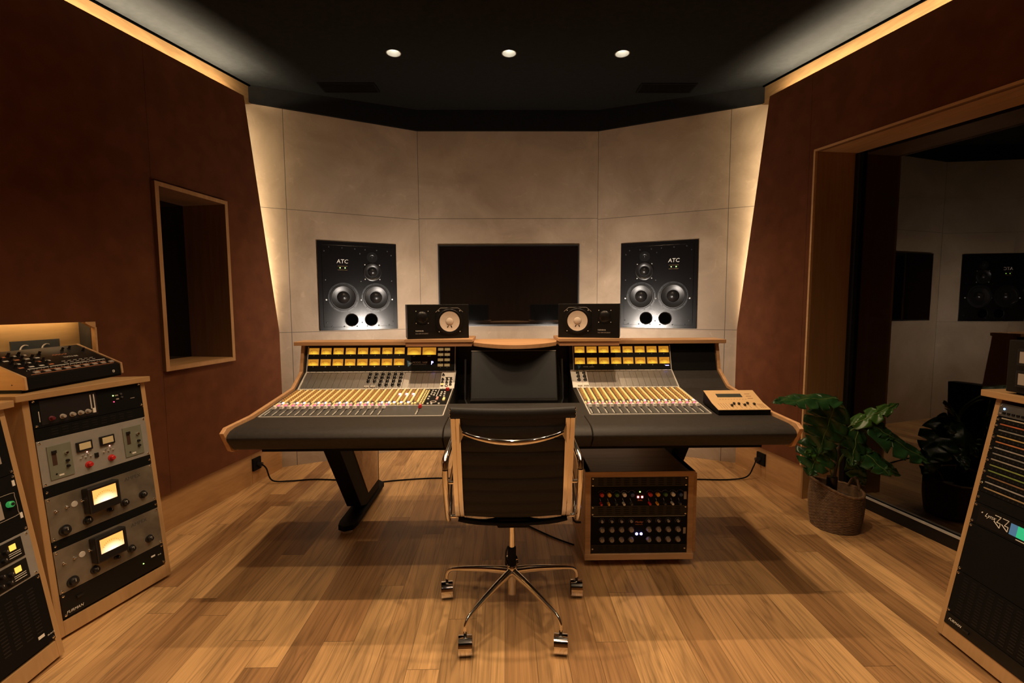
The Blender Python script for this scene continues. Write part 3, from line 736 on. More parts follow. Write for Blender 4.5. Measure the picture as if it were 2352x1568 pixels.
        if i == 20: lab(fc, 'red master fader cap')
        mk = MB(TD)
        for q in (-.0085, -.0045): mk.box2((xa+q-.0007, .030, .003), (xa+q+.0007, .085, .0036))
        for k in range(6): mk.box2((xa-.012, .090+k*.007, .003), (xa-.007, .0908+k*.007, .0036))
        mk.build('fader_scale', M_silkw, sl)
    # VU meters
    mh, mw = .0385, .062
    for r_ in range(2):
        for c_ in range(8):
            cx = x0 + .0385 + c_*.0762 - (.004 if wg['main'] else 0.0); cz = LM - .040 - r_*.0715
            bz = MB(TM).box2((cx-mw/2-.002, cz-mh/2-.002, .006), (cx+mw/2+.002, cz+mh/2+.002, .008)).build('vu_meter', M_edge, con)
            MB(TM).box2((cx-mw/2, cz-mh/2, .008), (cx+mw/2, cz+mh/2, .0092)).build('dial', M_meter, bz)
            mk = MB(TM)
            for k in range(9):
                t = math.radians(140-k*12.5); rr = .030
                mk.box((cx+rr*math.cos(t)*.95, cz-mh/2+rr*math.sin(t)*.92, .0095), (.0012, .0035, .0004), Matrix.Rotation(t-PI/2, 3, 'Z'))
            mk.box((cx-.012, cz-.003, .0096), (.0007, .026, .0004), Matrix.Rotation(.45, 3, 'Z')); mk.build('scale_marks', M_knobk, bz)
            text(str(c_+1+r_*8), .008, M_silkw, bz, TM @ Matrix.Translation((cx, cz-mh/2-.008, .0063)), 'channel_number')
    if wg['main']:
        for k in range(2):
            cx = x0+.66+k*.0945; cz = LM-.043; a_, b_ = .084, .045
            bz = MB(TM).box2((cx-a_/2-.002, cz-b_/2-.002, .006), (cx+a_/2+.002, cz+b_/2+.002, .008)).build('vu_meter', M_edge, con); lab(bz, 'wider stereo bus meter, %s of two' % ('left' if k == 0 else 'right'))
            MB(TM).box2((cx-a_/2, cz-b_/2, .008), (cx+a_/2, cz+b_/2, .0092)).build('dial', M_meter, bz)
            mk = MB(TM)
            for j in range(13):
                t = math.radians(150-j*10); mk.box((cx+.036*math.cos(t), cz-b_/2+.034*math.sin(t), .0095), (.001, .004, .0004), Matrix.Rotation(t-PI/2, 3, 'Z'))
            mk.build('scale_marks', M_knobk, bz)
            text('LEFT' if k == 0 else 'RIGHT', .008, M_silkw, bz, TM @ Matrix.Translation((cx, cz-b_/2-.009, .0063)), 'meter_caption')
        for r_ in range(4):
            for c_ in range(2):
                cx = x0+.826+c_*.0415; cz = LM-.032-r_*.0335
                bz = MB(TM).box2((cx-.018, cz-.009, .006), (cx+.018, cz+.009, .008)).build('small_meter', M_edge, con)
                MB(TM).box2((cx-.0165, cz-.0078, .008), (cx+.0165, cz+.0078, .009)).build('dial', M_meter_d, bz)
                MB(TM).lathe((cx, cz-.0145, .006), (0, 0, 1), [(.0022, 0), (.0022, .002)], 8).build('adjust_screw', M_silver, bz)
        lx, lz = x0+.634, .052
        g = MB(TM)._add([(lx-.017, lz+.020, .0065), (lx+.014, lz+.004, .0065), (lx+.010, lz-.004, .0065), (lx-.010, lz-.021, .0065)], [(0, 1, 2, 3)]).build('triangle_emblem', mat('emblem_blue', (.10, .26, .42), .5), con)
        text('api', .019, M_silkw, con, TM @ Matrix.Translation((lx+.004, lz+.002, .0072)), 'emblem_lettering')
        text('MODEL 1608', .0165, M_silkw, con, TM @ Matrix.Translation((lx+.062, lz+.006, .0065)), 'model_lettering', shear=.25)
        text('AUTOMATED PROCESSES, INC.', .0062, M_silkw, con, TM @ Matrix.Translation((lx+.062, lz-.006, .0065)), 'maker_lettering')
        text('P', .030, M_led_b, con, TM @ Matrix.Translation((lx+.140, lz+.002, .0065)), 'lit_blue_letter')
        # centre section of the desk: dark panel, buttons, speaker grille
        xc = x0+20*PX
        p = MB(TD).box2((xc+.0006, FV+.006, .003), (x1-.0006, LD-.008, .0045)).build('centre_section', M_blackm, con)
        MB(TD).box2((xc+.075, FV+.15, .0045), (xc+.080, LD-.01, .006)).build('divider_strip', M_silver, p)
        for k in range(9):
            for q in (0, 1):
                MB(TD).rbox((xc+.008+q*.014, FV+.025+k*.028, .008), (.009, .012, .007), .001, 1).build('push_button', M_cream, p)
        for (qx, qv) in ((.045, .25), (.062, .245), (.045, .215), (.062, .20), (.045, .18), (.062, .165), (.04, .14), (.04, .10), (.1, .22), (.118, .22), (.1, .19), (.12, .185), (.1, .155), (.122, .145), (.11, .02), (.05, .02), (.07, .02)):
            MB(TD).rbox((xc+qx, FV+qv, .008), (.010, .010, .007), .001, 1).build('push_button', M_white, p)
        MB(TD).rbox((xc+.090, FV+.100, .010), (.012, .045, .010), .002, 1).build('pink_button', mat('pink_plastic', (.65, .33, .28), .4), p)
        MB(TD).rbox((xc+.128, FV+.090, .010), (.013, .040, .010), .002, 1).build('cream_bar', M_cream, p)
        c = TD @ Vector((xc+.075, FV+.055, .0045)); MB().ring_flat(c, nn, .018, .011, .003).build('talkback_grille', M_grey, p, smooth=True)
        c = TD @ Vector((xc+.128, LD-FV*0-.03, .0045)); MB().lathe(c, nn, [(.011, 0), (.010, .014), (.008, .016)], 16).build('red_knob', M_red, p, smooth=True)
    else:
        lx, lz = x0+.034, .024
        MB(TM)._add([(lx-.011, lz+.012, .0065), (lx+.010, lz+.002, .0065), (lx-.006, lz-.013, .0065)], [(0, 1, 2)]).build('triangle_emblem', bpy.data.materials['emblem_blue'], con)
        text('MODEL 1608EX', .0100, M_silkw, con, TM @ Matrix.Translation((lx+.058, lz, .0065)), 'model_lettering', shear=.2)
        MB(TM).box((x1-.022, .030, .0068), (.022, .003, .001)).build('lit_blue_bar', M_led_b, con)
o = extra_knobs.build('knob_rows', M_gold, con, smooth=True); o['kind'] = 'stuff'
extra_leds.bm.free()
# plain leather-covered section at far right gets a seam strip
MB(TM).box2((.392+16*PX+.008, 0, 0), (XR-.028, LM-.004, .004)).build('blank_meter_cover', M_blackm, con)
# legs: foot, slanted black front and side plate
for s, xa, xb in ((-1, -1.10, -.985), (1, .93, 1.04)):
    xm = (xa+xb)/2
    leg = MB().prism([(2.50, .75), (2.97, .10), (3.10, .055), (3.40, .055), (3.43, .75)], yz, xa+.01, xb-.01).build('leg', M_blackm, con, bevel=.003)
    MB().prism([(2.68, .75), (3.12, .13), (3.37, .13), (3.40, .75)], yz, xb-.0095 if s < 0 else xa+.0095, xb-.006 if s < 0 else xa+.006).build('wood_side_plate', M_walnut, leg)
    f_ = [(xa, 2.86), (xa+.012, 2.80), (xm, 2.775), (xb-.012, 2.80), (xb, 2.86), (xb, 3.50), (xm, 3.56), (xa, 3.50)]
    MB().prism(f_, xyz_, .022, .055).build('foot', M_blackm, leg, bevel=.003)
    for yy in (2.83, 3.48): MB().cyl((xm, yy, .0), (xm, yy, .022), .032, 24).build('levelling_disc', M_silver, leg, smooth=True)
# short hanging cable loop under the right end
tag(MB().tube([(1.28, 2.75, .735), (1.30, 2.75, .68), (1.36, 2.75, .655), (1.42, 2.76, .69), (1.43, 2.77, .74)], .006, 8, smooth=5).build('hanging_cable', M_blackm, None, smooth=True), 'short black cable loop hanging under the right end of the console', 'cable')

# computer monitor in the centre well
Mm = frame((.012, 2.625, .872), (1, 0, 0), (0, .105, .265))
mon = thing('monitor', 'dark flat computer screen leaning back in the middle of the console', 'monitor', Mm)
MB(Mm).rbox((0, .148, -.012), (.505, .298, .022), .004, 2).build('casing', M_black, mon)
MB(Mm).box2((-.246, .012, -.0012), (.246, .288, .0004)).build('screen', M_mon, mon)
MB(Mm).box2((-.252, .2955, -.001), (.252, .298, .0008)).build('top_edge', M_grey, mon)
for s in (-1, 1):
    b = MB(); b.tube([(.012+s*.20, 2.58, .800), (.012+s*.26, 2.60, .83), (.012+s*.285, 2.66, .87), (.012+s*.285, 2.72, 1.10)], .006, 8); b.build('support_arm', M_steel, mon, smooth=True)
MB().box2((-.24, 2.60, .78), (.26, 2.66, .875)).build('foot', M_blackm, mon)

# shelf boards and bookshelf speakers
for s in (-1, 1):
    xa, xb = (-.640, -.233) if s < 0 else (.282, .655)
    z0 = 1.199
    t = thing('speaker_board', 'cherry wood board under the %s white-coned speaker' % ('left' if s < 0 else 'right'), 'board', ((xa+xb)/2, 2.85, z0), group='speaker boards on the console shelf')
    MB().box2((xa, 2.755, z0), (xb, 3.06, z0+.018)).build('upper_board', M_beech, t, bevel=.0015)
    MB().box2((xa+.006, 2.762, z0-.026), (xb-.006, 2.8605, z0)).build('lower_board', wood('cherry_dark%d' % s, (.38, .18, .09), (.47, .24, .12), 'X'), t, bevel=.0015)
    zt_ = z0+.018
    if s < 0: o_, d_ = Vector((-.622, 2.768, zt_)), Vector((.965, .262, 0))
    else: o_, d_ = Vector((.292, 2.868, zt_)), Vector((.965, -.262, 0))
    Mf = frame(o_, d_, (0, 0, 1))       # x along front, y up, z toward viewer
    d_ = d_.normalized()
    W_, H_, Dp = .372, .208, .190
    t = thing('studio_monitor', 'black bookshelf speaker with white cone on the %s of the console shelf' % ('left' if s < 0 else 'right'), 'speaker', Mf, 'white-coned speakers on the console')
    MB(Mf).box2((0, 0, -Dp), (W_, H_, 0)).build('cabinet', M_black, t, bevel=.0015)
    wxc = .252 if s < 0 else W_-.252; txc = .088 if s < 0 else W_-.088
    Z = Vector(Mf.col[2][:3])
    oc = []
    for (px_, py_) in ((-.055, .083), (.055, .083), (.083, .058), (.083, -.055), (.055, -.078), (-.055, -.078), (-.083, -.055), (-.083, .058)): oc.append((wxc+px_*.98, .104+py_*.98))
    pl = MB(Mf).prism(oc, xyz_, 0, .004).build('woofer_plate', M_black, t, bevel=.001)
    c = Mf @ Vector((wxc, .104, .004))
    MB().ring_flat(c, Z, .083, .0765, .0035, 48).build('gasket_ring', M_steel, pl, smooth=True)
    MB().lathe(c, Z, [(.0765, .0035), (.073, .008), (.066, .008), (.061, .0055)], 48, cap=False).build('surround', M_conek, pl, smooth=True)
    cn = MB().lathe(c, Z, [(.0615, .0062), (.056, .0052), (.040, .0028), (.0235, .0012), (.0, .0010)], 48, cap=False).build('woofer_cone', M_cone, pl, smooth=True)
    MB().lathe(c, Z, [(.0235, .0012), (.0215, .0035), (.014, .0065), (.006, .008), (.0, .0083)], 32, cap=False).build('dust_cap', M_cone, pl, smooth=True)
    MB().ring_flat(c+Z*.0008, Z, .0245, .0232, .0012, 32).build('cap_edge', M_grey, pl, smooth=True)
    for q in (-1, 1):
        MB(Mf @ Matrix.Translation((wxc+q*.011, .104-.031, .0072)) @ Matrix.Rotation(q*.5, 4, 'Z')).box((0, 0, 0), (.0045, .012, .003)).build('lead_wire_patch', M_knobk, pl)
    for (qx, qy) in ((-.064, .064), (.064, .064), (-.064, -.062), (.064, -.062)):
        MB(Mf).lathe((wxc+qx, .104+qy, .004), (0, 0, 1), [(.0035, 0), (.0025, .0018)], 10).build('screw', M_silver, pl, smooth=True)
    # bright wire edge on top of the plate
    MB(Mf).tube([(wxc-.083, .161, .0045), (wxc-.054, .186, .0045), (wxc+.054, .186, .0045), (wxc+.083, .161, .0045)], .0012, 6).build('grille_wire', M_grey, pl)
    c = Mf @ Vector((txc, .131, .0))
    tw = MB().ring_flat(c, Z, .042, .036, .003, 36).build('tweeter_ring', M_steel, t, smooth=True)
    MB().lathe(c, Z, [(.036, .001), (.030, .006), (.018, .010), (.0, .012)], 32, cap=False).build('tweeter_grille', M_conek, tw, smooth=True)
    for (qx, qy) in ((-.036, .036), (.036, .036), (-.036, -.036), (.036, -.036)):
        MB(Mf).lathe((txc+qx, .131+qy, 0), (0, 0, 1), [(.003, 0), (.002, .0015)], 8).build('screw', M_silver, tw, smooth=True)
    text('YAMAHA', .012, M_silkw, t, Mf @ Matrix.Translation((txc-.042, .048, .0002)), 'maker_lettering', align='LEFT')
    text('NS-10M STUDIO', .0105, M_grey, t, Mf @ Matrix.Translation((txc-.042, .032, .0002)), 'model_lettering', align='LEFT', shear=.1)

# ------------------------------------------------------------------ wall speakers
for s in (-1, 1):
    # baffle plane on the angled concrete panel, x to the viewer's right
    if s < 0: P0, P1 = Vector((-1.701, 4.164, 1.197)), Vector((-1.076, 4.468, 1.197))
    else: P0, P1 = Vector((1.076, 4.468, 1.197)), Vector((1.697, 4.166, 1.197))
    P0 = P0 + Vector((s*-.0, -.004, 0)); W_ = (P1-P0).length; H_ = .80
    Mf = frame(P0, P1-P0, (0, 0, 1)); Z = Vector(Mf.col[2][:3])
    t = thing('main_speaker', 'large black flush-mounted wall speaker in the %s angled concrete panel' % ('left' if s < 0 else 'right'), 'speaker', Mf, 'flush wall speakers')
    MB(Mf).box2((0, 0, -.02), (W_, H_, .012)).build('surround_frame', M_baffle, t, bevel=.002)
    bf = MB(Mf).box2((.035, .03, .012), (W_-.035, H_-.035, .016)).build('baffle', M_baffle, t, bevel=.002)
    def ux(u): return W_*(u if s < 0 else 1-u)
    mid_x = ux(.676)
    for u_ in (.30, .715):
        cx = ux(u_); cy = H_*(1-.628); c = Mf @ Vector((cx, cy, .016))
        wf = MB().ring_flat(c, Z, .134, .117, .006, 56).build('woofer_frame', M_steel, t, smooth=True)
        MB().lathe(c, Z, [(.117, .006), (.113, .0135), (.106, .0135), (.101, .009)], 56, cap=False).build('surround', M_conek, wf, smooth=True)
        MB().lathe(c, Z, [(.1015, .010), (.080, .0045), (.055, .001), (0, .001)], 56, cap=False).build('cone', M_conek, wf, smooth=True)
        MB().lathe(c, Z, [(.056, .001), (.054, .008), (.046, .020), (.032, .031), (.016, .037), (0, .039)], 40, cap=False).build('dust_cap', M_conek, wf, smooth=True)
        for k in range(12):
            a = 2*PI*(k+.5)/12; MB(Mf).lathe((cx+.1255*math.cos(a), cy+.1255*math.sin(a), .022), (0, 0, 1), [(.0042, 0), (.003, .0022)], 8).build('screw', M_blackm, wf)
    cx, cy = mid_x, H_*(1-.335); c = Mf @ Vector((cx, cy, .016))
    md = MB().lathe(c, Z, [(.082, 0), (.082, .010), (.074, .012), (.062, .006), (.047, .002), (.0, .002)], 48, cap=False).build('midrange_ring', M_conek, t, smooth=True)
    MB().ring_flat(c, Z, .047, .043, .006, 40).build('inner_ring', M_steel, md, smooth=True)
    MB().lathe(c, Z, [(.043, .001), (.040, .014), (.028, .028), (.014, .034), (0, .036)], 36, cap=False).build('midrange_dome', M_conek, md, smooth=True)
    for a in (45, 135, 225, 315):
        a = math.radians(a); MB(Mf).lathe((cx+.094*math.cos(a), cy+.094*math.sin(a), .016), (0, 0, 1), [(.0055, 0), (.004, .003)], 10).build('screw', M_silver, md, smooth=True)
    cy = H_*(1-.165); c = Mf @ Vector((cx, cy, .016))
    tw = MB().ring_flat(c, Z, .048, .022, .004, 36).build('tweeter_plate', M_blackm, t, smooth=True)
    MB().lathe(c, Z, [(.022, .003), (.014, .001), (.012, .006), (.006, .010), (0, .011)], 24, cap=False).build('tweeter_dome', M_steel, tw, smooth=True)
    for u_ in (.395, .645):
        cx = ux(u_); cy = H_*(1-.885); c = Mf @ Vector((cx, cy, .016))
        pt = MB().lathe(c, Z, [(.060, 0), (.058, .004), (.054, .003), (.050, -.002)], 44, cap=False).build('port_ring', M_baffle, t, smooth=True)
        MB().lathe(c, Z, [(.052, .0), (.050, .0004), (.0, .0004)], 40, cap=False).build('port_opening', mat('port_black', (.001, .001, .001), .95, spec=0), pt)
    # bolts around the baffle
    for (u_, v_) in ((.14, .065), (.30, .07), (.46, .075), (.59, .078), (.74, .08), (.88, .085), (.08, .11), (.93, .13), (.52, .125), (.085, .43), (.525, .44), (.93, .43), (.09, .655), (.525, .655), (.93, .65), (.09, .91), (.93, .91), (.15, .955), (.30, .958), (.46, .958), (.59, .956), (.74, .953), (.88, .95), (.525, .915)):
        MB(Mf).lathe((ux(u_), H_*(1-v_), .016), (0, 0, 1), [(.0068, 0), (.0068, .002), (.0035, .003)], 12).build('bolt', M_silver if v_ < .9 and v_ > .6 else M_steel, bf, smooth=True)
    lx = ux(.30); ly = H_*(1-.225)
    text('ATC', .050, M_silkw, t, Mf @ Matrix.Translation((lx, ly, .0165)), 'emblem_lettering', shear=.1, ext=.001)
    MB(Mf).box((lx, ly-.041, .0165), (.085, .0012, .001)).build('gold_line', M_gold, t)
    MB(Mf).box((lx, ly-.075, .0165), (.085, .0012, .001)).build('gold_line', M_gold, t)
    for q in (-.021, .022): MB(Mf).lathe((lx+q, ly-.056, .016), (0, 0, 1), [(.0042, 0), (.0035, .002)], 12).build('green_lamp', M_led_g, t)

# ------------------------------------------------------------------ wall screen
tv = thing('wall_screen', 'large glossy black flat television on the centre concrete panel', 'television', (0, 4.56, 1.6))
MB().box2((-.688, 4.542, 1.212), (.688, 4.564, 1.999)).build('casing', M_black, tv, bevel=.003)
MB().box2((-.675, 4.5405, 1.230), (.675, 4.5425, 1.988)).build('screen', M_glassy, tv)
MB().box2((-.20, 4.564, 1.45), (.20, 4.5695, 1.75)).build('wall_bracket', M_steel, tv)
for a, c in (((-.688, 1.995), (.688, 1.999)), ((-.688, 1.212), (.688, 1.216))):
    MB().box2((a[0], 4.5395, a[1]), (c[0], 4.542, c[1])).build('bezel_edge', M_steel, tv)

# wash light bars behind the console, on its rear edge
for s in (-1, 1):
    t = thing('wash_lamp', 'slim led wash lamp behind the console, lighting the concrete on the %s' % ('left' if s < 0 else 'right'), 'lamp', (s*.5, 3.1, 1.09))
    MB().box2((s*.5+.01-.26, 3.062, 1.085), (s*.5+.01+.26, 3.10, 1.108)).build('housing', M_blackm, t)
    MB().box2((s*.5+.01-.2, 3.045, 1.06), (s*.5+.01+.2, 3.065, 1.10)).build('clamp', M_blackm, t)

# ------------------------------------------------------------------ equipment racks
def vents(b, x0, x1, y0, y1, cols_, rows_, z):
    for i in range(cols_):
        for k in range(rows_):
            cx = x0+(i+.5)*(x1-x0)/cols_; cy = y0+(k+.5)*(y1-y0)/rows_
            b.box((cx, cy, z), ((x1-x0)/cols_*.62, (y1-y0)/rows_*.34, .0012))
def screws(p, Mf, W_, y0, y1, m=None, ins=.010):
    for x in (ins, W_-ins):
        for y in ((y0+.010, y1-.010) if y1-y0 > .05 else ((y0+y1)/2,)):
            MB(Mf).lathe((x, y, .004), (0, 0, 1), [(.0052, 0), (.0048, .002), (.002, .0036)], 12).build('screw', m or M_chrome, p, smooth=True)
def knob(p, Mf, x, y, r, h, m, skirt=None, name='knob', z=.004, line=None):
    prof = [(r*1.0, 0), (r*.96, h*.85), (r*.8, h)]
    if skirt: prof = [(r*1.45, 0), (r*1.4, h*.18), (r*1.0, h*.25), (r*.92, h*.9), (r*.75, h)]
    k = MB(Mf).lathe((x, y, z), (0, 0, 1), prof, 20).build(name, m, p, smooth=True)
    if line: MB(Mf).box((x, y+r*.45, z+h+.0003), (r*.14, r*.8, .0006)).build('pointer', line, k)
    return k
def unit(Mf, W_, y0, y1, m, name, label, cat, depth=.16, zf=.004, group=None):
    t = thing(name, label, cat, Mf @ Matrix.Translation((W_/2, y0, 0)), group)
    MB(Mf).box2((0.0005, y0+.0008, 0), (W_-.0005, y1-.0008, zf)).build('faceplate', m, t, bevel=.0006)
    MB(Mf).box2((.02, y0+.003, -depth), (W_-.02, y1-.003, 0)).build('chassis', M_blackm, t)
    return t
def rack(base, wdir, lean, W_, H_, label, back, top_over=(.02, .02), Bz=.06, name='rack_cabinet'):
    """base: viewer's left bottom corner of the front face; wdir: viewer's left to right; lean: offset at height 1"""
    wdir = Vector((wdir[0], wdir[1], 0)).normalized(); ln_ = Vector((lean[0], lean[1], 0)); ln_ -= wdir*ln_.dot(wdir); V = ln_ + Vector((0, 0, 1.0))
    O_ = Vector((base[0], base[1], 0))
    Mf = frame(O_, wdir, V)                     # z = outward
    t = thing(name, label, 'equipment rack', Matrix.Translation(O_ + wdir*W_/2 + back*.15))
    ps = .024
    def pt(x, z, bk=False):
        p = O_ + wdir*x + V*z
        if bk: p = O_ + wdir*x + back; p.z = z
        return p
    def slab(x0, x1, z0, z1):
        P = [pt(x0, z0), pt(x1, z0), pt(x1, z1), pt(x0, z1), pt(x0, z0, 1), pt(x1, z0, 1), pt(x1, z1, 1), pt(x0, z1, 1)]
        return MB()._add(P, [(0, 1, 2, 3), (4, 5, 6, 7), (0, 1, 5, 4), (1, 2, 6, 5), (2, 3, 7, 6), (3, 0, 4, 7)])
    Hz = H_
    slab(-ps, 0, .015, Hz).build('side_panel', M_rack, t, bevel=.0015)
    slab(W_, W_+ps, .015, Hz).build('side_panel', M_rack, t, bevel=.0015)
    slab(0, W_, .015, Bz).build('plinth', M_rack, t, bevel=.0015)
    # recessed dark interior back
    P = [pt(0, Bz, 1)-back*.15, pt(W_, Bz, 1)-back*.15, pt(W_, Hz, 1)-back*.15, pt(0, Hz, 1)-back*.15]
    MB()._add(P, [(0, 1, 2, 3)]).build('back_panel', M_blackm, t)
    # feet
    for x in (.03, W_-.03):
        for q in (.12, .85):
            p = pt(x, 0)*(1-q) + pt(x, 0, 1)*q; MB().cyl((p.x, p.y, 0), (p.x, p.y, .016), .018, 14).build('foot', M_blackm, t)
    # top board
    o1, o2 = top_over; tf = V*Hz
    nrm_out = Vector(Mf.col[2][:3]); nrm_out.z = 0; nrm_out.normalize()
    P = []
    for z in (Hz, Hz+.027):
        for (x, bk) in ((-ps-o1, 0), (W_+ps+o2, 0), (W_+ps+o2, 1), (-ps-o1, 1)):
            p = pt(x, Hz, bk) + (nrm_out*.022 if not bk else Vector((0, 0, 0))); p.z = z; P.append(p)
    MB()._add(P, [(0, 1, 2, 3), (4, 5, 6, 7), (0, 1, 5, 4), (1, 2, 6, 5), (2, 3, 7, 6), (3, 0, 4, 7)]).build('top_board', M_rackh, t, bevel=.002)
    return t, Mf

# rack one: far left. viewer's left end is the near end
U1 = Vector((-.122, -.466, 0)).normalized()
W1 = .452
base1 = Vector((-1.807, 2.362, 0)) + U1*(W1+.025)
r1, M1 = rack(base1, -U1, (-.092, .02), W1, 1.035, 'light beech rack cabinet holding vintage gear with two lit square meters', Vector((-.36, -.02, 0)), Bz=.078, top_over=(.03, .015))
sl = math.sqrt(1+.088**2+.06**2)
# A: preamp in black frame
t = unit(M1, W1, .915, 1.040, M_blackm, 'preamp_chassis', 'black chassis with grey-collared knobs under the top board of the left beech rack', 'audio unit')
MB(M1).box2((.03, .925, .004), (.245, 1.028, .0045)).build('open_bay', M_knobk, t)
for i, (x, m) in enumerate(((.065, M_red), (.105, M_grey), (.142, M_grey), (.174, M_grey), (.203, M_grey))):
    k = knob(t, M1, x, .946, .0078, .017, M_grey if i else mat('maroon', (.12, .015, .02), .4), skirt=True)
for x in (.218, .232): MB(M1).box2((x, .955, .004), (x+.005, 1.02, .006)).build('bright_bracket', M_silver, t)
MB(M1).box2((.222, .935, .004), (.234, .956, .010)).build('label_tag', M_white, t)
MB(M1).box2((.022, .940, .004), (.025, .985, .006)).build('bright_bracket', M_silver, t)
MB(M1).lathe((.318, .996, .004), (0, 0, 1), [(.0028, 0), (.002, .002)], 10).build('green_lamp', M_led_g, t)
MB(M1).lathe((.318, .966, .004), (0, 0, 1), [(.0024, 0), (.002, .002)], 10).build('red_lamp', M_led_r, t)
for (x, y) in ((.332, .995), (.334, .977)): MB(M1).box((x, y, .006), (.012, .006, .004)).build('push_button', M_grey, t)
for (x, y) in ((.352, .998), (.355, .982)): knob(t, M1, x, y, .005, .006, M_darkgrey)
MB(M1).box2((.395, .967, .004), (.415, .970, .0046)).build('caption_line', M_grey, t)
screws(t, M1, W1, .915, 1.040)
# vent
t = unit(M1, W1, .862, .914, M_blackm, 'vent_panel', 'black vented panel between knob row and silver-grey unit in left beech rack', 'vent panel')
b = MB(M1); vents(b, .05, .40, .872, .906, 9, 3, .0042); b.build('slots', M_knobk, t)
# B: silver unit
t = unit(M1, W1, .664, .861, M_silv_panel, 'tube_compressor', 'silver-grey rack unit with two green-grey plates and two small cream meters', 'audio unit')
for xa in (.030, .335):
    p = MB(M1).box2((xa, .684, .004), (xa+.088, .830, .0075)).build('control_plate', M_gg, t, bevel=.001)
    MB(M1).box2((xa+.014, .745, .0075), (xa+.030, .800, .0085)).build('slot', mat('slot_brown', (.05, .02, .01), .6), p)
    MB(M1).box2((xa+.014, .796, .0075), (xa+.030, .808, .014)).build('lever', M_knobk, p)
    for (qx, qy) in ((.066, .787), (.066, .752), (.066, .728)): knob(p, M1, xa+qx, qy, .0062, .010, M_chrome if qy > .78 else M_knobk, name='toggle' if qy > .78 else 'knob', z=.0075)
    MB(M1).box2((xa+.030, .694, .0075), (xa+.048, .701, .0082)).build('label_strip', M_white, p)
    MB(M1).lathe((xa+.022, .706, .0075), (0, 0, 1), [(.004, 0), (.003, .002)], 10).build('socket', M_knobk, p)
for xa in (.137, .232):
    bz = MB(M1).rbox((xa+.030, .795, .009), (.062, .044, .010), .002, 2).build('meter', M_knobk, t)
    MB(M1).box2((xa+.007, .781, .0142), (xa+.053, .810, .0150)).build('dial', mat('dial_cream', (.55, .45, .25), .4, emit=(.7, .5, .22), es=.05), bz)
    for k in range(5): MB(M1).lathe((xa+.012+k*.010, .742+(k % 2)*.012, .004), (0, 0, 1), [(.0035, 0), (.003, .003), (.0015, .010)], 8).build('toggle', M_chrome, t, smooth=True)
    MB(M1).lathe((xa+.040, .764, .004), (0, 0, 1), [(.0028, 0), (.002, .002)], 10).build('pink_lamp', mat('pink_led%d' % int(xa*1000), (.5, .1, .1), .3, emit=(1, .35, .25), es=3), t)
    knob(t, M1, xa+.040, .706, .0105, .018, M_red, skirt=True, name='red_knob')
MB(M1).rbox((.212, .738, .006), (.016, .022, .006), .001, 1).build('rocker_switch', M_knobk, t)
screws(t, M1, W1, .664, .861)
t = unit(M1, W1, .616, .663, M_blackm, 'blank_panel', 'plain black panel directly below the silver-grey unit, left beech rack', 'blank panel'); screws(t, M1, W1, .616, .663)
# C, D: worn metal compressors with lit meters
for idx, (ya_, yb_, wd) in enumerate(((.425, .615, 'upper'), (.195, .385, 'lower'))):
    t = unit(M1, W1, ya_, yb_, M_metal_old, 'vintage_compressor', 'worn grey steel compressor with a glowing square meter, the %s of two' % wd, 'audio unit', group='worn steel compressors')
    mx, my = .194, ya_+.133
    MB(M1).rbox((mx+.004, my-.010, .022), (.134, .118, .044), .006, 2).build('meter_housing', M_knobk, t)
    dl = MB(M1).box2((mx-.046, my-.030, .0443), (mx+.052, my+.034, .0455)).build('dial', None or M_meter_w, t)
    mk = MB(M1)
    for k in range(11):
        a = math.radians(140-k*10); mk.box((mx+.045*math.cos(a), my-.040+.058*math.sin(a), .0458), (.0012, .006, .0004), Matrix.Rotation(a-PI/2, 3, 'Z'))
    mk.build('scale_marks', M_gold, dl)
    for (x, y, r) in ((.052, .032, .021), (.139, .035, .017), (.232, .043, .010), (.300, .049, .0165), (.388, .055, .017)):
        MB(M1).ring_flat(M1 @ Vector((x, ya_+y, .004)), Vector(M1.col[2][:3]), r*1.42, r*1.36, .0006, 28).build('dial_ring', M_darkgrey, t)
        knob(t, M1, x, ya_+y, r*.78, .020, M_knobk, skirt=True, line=M_silver)
    for (x, y) in ((.030, .124), (.070, .127), (.130, .130)): MB(M1).lathe((x, ya_+y, .004), (0, 0, 1), [(.007, 0), (.006, .003), (.003, .005), (.0026, .016)], 12).build('toggle', M_chrome, t, smooth=True)
    MB(M1).lathe((.100, ya_+.128, .004), (0, 0, 1), [(.013, 0), (.012, .002)], 24).build('label_badge', M_silver, t, smooth=True)
    text('AMPEX', .024, M_darkgrey, t, M1 @ Matrix.Translation((.352, ya_+.155, .0042)), 'faded_lettering')
    screws(t, M1, W1, ya_, yb_)
t = unit(M1, W1, .386, .424, M_blackm, 'blank_panel', 'plain black blank panel between the two worn steel compressors', 'blank panel'); screws(t, M1, W1, .386, .424)
t = unit(M1, W1, .090, .194, M_black, 'power_conditioner', 'black power conditioner with small white lettering at the bottom of the left beech rack', 'power unit')
text('FURMAN', .016, M_silkw, t, M1 @ Matrix.Translation((.045, .108, .0045)), shear=.3)
MB(M1).box2((.055, .150, .004), (.080, .158, .012)).build('rocker_switch', M_knobk, t)
MB(M1).box2((.385, .150, .004), (.405, .158, .0048)).build('label_strip', M_white, t); text('M-10', .008, M_silkw, t, M1 @ Matrix.Translation((.427, .146, .0045)))
MB(M1).lathe((.345, .142, .004), (0, 0, 1), [(.002, 0), (.002, .002)], 8).build('green_lamp', M_led_g, t); screws(t, M1, W1, .090, .194)
r1['label'] = r1['label']

